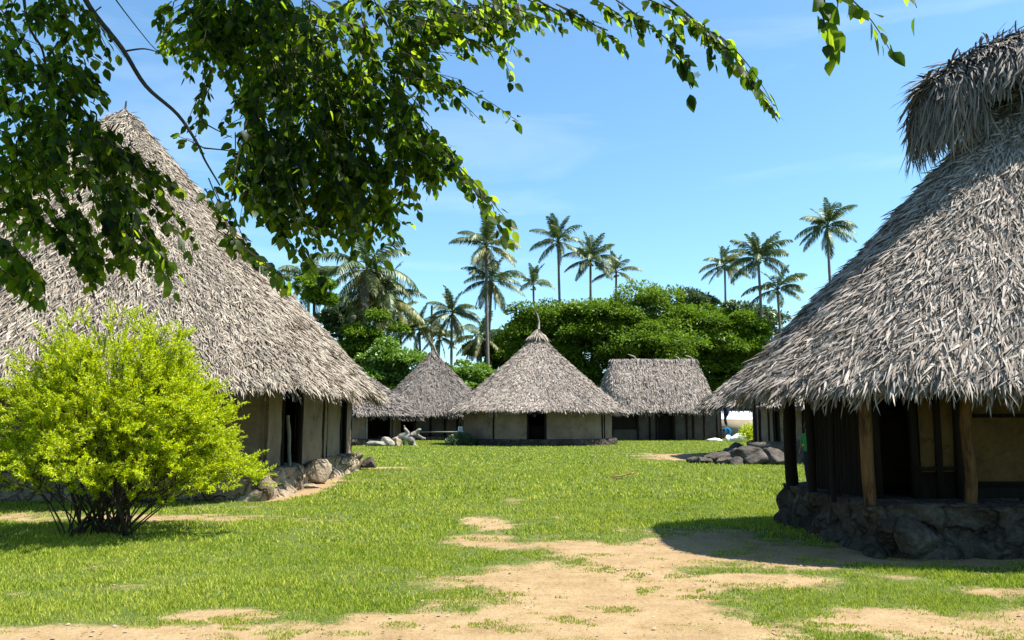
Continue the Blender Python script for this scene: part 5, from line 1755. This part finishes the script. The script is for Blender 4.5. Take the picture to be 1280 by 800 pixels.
# ------------------------------------------------------------------ light
SUN_EL, SUN_AZ = R(60), R(94)            # azimuth measured from +Y (north) clockwise towards +X
sd = Vector((math.sin(SUN_AZ) * math.cos(SUN_EL), math.cos(SUN_AZ) * math.cos(SUN_EL), math.sin(SUN_EL)))
sl = bpy.data.lights.new('sun', 'SUN')
sl.energy = 5.0
sl.angle = R(0.5)
sl.color = (1.0, 0.955, 0.88)
so = bpy.data.objects.new('sun', sl)
col.objects.link(so)
so.rotation_euler = sd.to_track_quat('Z', 'Y').to_euler()

w = bpy.data.worlds.new('World')
scn.world = w
w.use_nodes = True
nt = w.node_tree
bg = nt.nodes['Background']
sky = nt.nodes.new('ShaderNodeTexSky')
sky.sky_type = 'NISHITA'
sky.sun_disc = False
sky.sun_elevation = SUN_EL
sky.sun_rotation = SUN_AZ
sky.air_density = 1.0
sky.dust_density = 0.6
sky.ozone_density = 2.0
# faint high cirrus, mixed into the sky by direction
tc = nt.nodes.new('ShaderNodeTexCoord')
mp = nt.nodes.new('ShaderNodeMapping'); mp.inputs['Scale'].default_value = (1.0, 1.0, 6.0); mp.inputs['Rotation'].default_value = (0.15, 0.25, 0)
nt.links.new(tc.outputs['Generated'], mp.inputs['Vector'])
cn = nt.nodes.new('ShaderNodeTexNoise'); cn.inputs['Scale'].default_value = 2.2; cn.inputs['Detail'].default_value = 6; cn.inputs['Roughness'].default_value = 0.55; cn.inputs['Distortion'].default_value = 0.6
nt.links.new(mp.outputs[0], cn.inputs['Vector'])
cr = nt.nodes.new('ShaderNodeValToRGB')
cr.color_ramp.elements[0].position = 0.52; cr.color_ramp.elements[0].color = (0, 0, 0, 1)
cr.color_ramp.elements[1].position = 0.85; cr.color_ramp.elements[1].color = (0.2, 0.2, 0.2, 1)
nt.links.new(cn.outputs['Fac'], cr.inputs[0])
mx = nt.nodes.new('ShaderNodeMix'); mx.data_type = 'RGBA'
nt.links.new(cr.outputs[0], mx.inputs[0])
hs = nt.nodes.new('ShaderNodeMix'); hs.data_type = 'RGBA'; hs.blend_type = 'MULTIPLY'; hs.inputs[0].default_value = 1.0
nt.links.new(sky.outputs[0], hs.inputs[6])
hs.inputs[7].default_value = (1.0, 1.34, 1.41, 1)
nt.links.new(hs.outputs[2], mx.inputs[6])
mx.inputs[7].default_value = (9.0, 9.6, 10.2, 1)
nt.links.new(mx.outputs[2], bg.inputs['Color'])
bg.inputs['Strength'].default_value = 0.063

vs = scn.view_settings
vs.view_transform = 'Standard'
vs.look = 'None'
vs.exposure = 1.48
vs.gamma = 1.0
vs.use_curve_mapping = False
scn.cycles.max_bounces = 8
scn.cycles.transparent_max_bounces = 8
scn.cycles.use_denoising = True
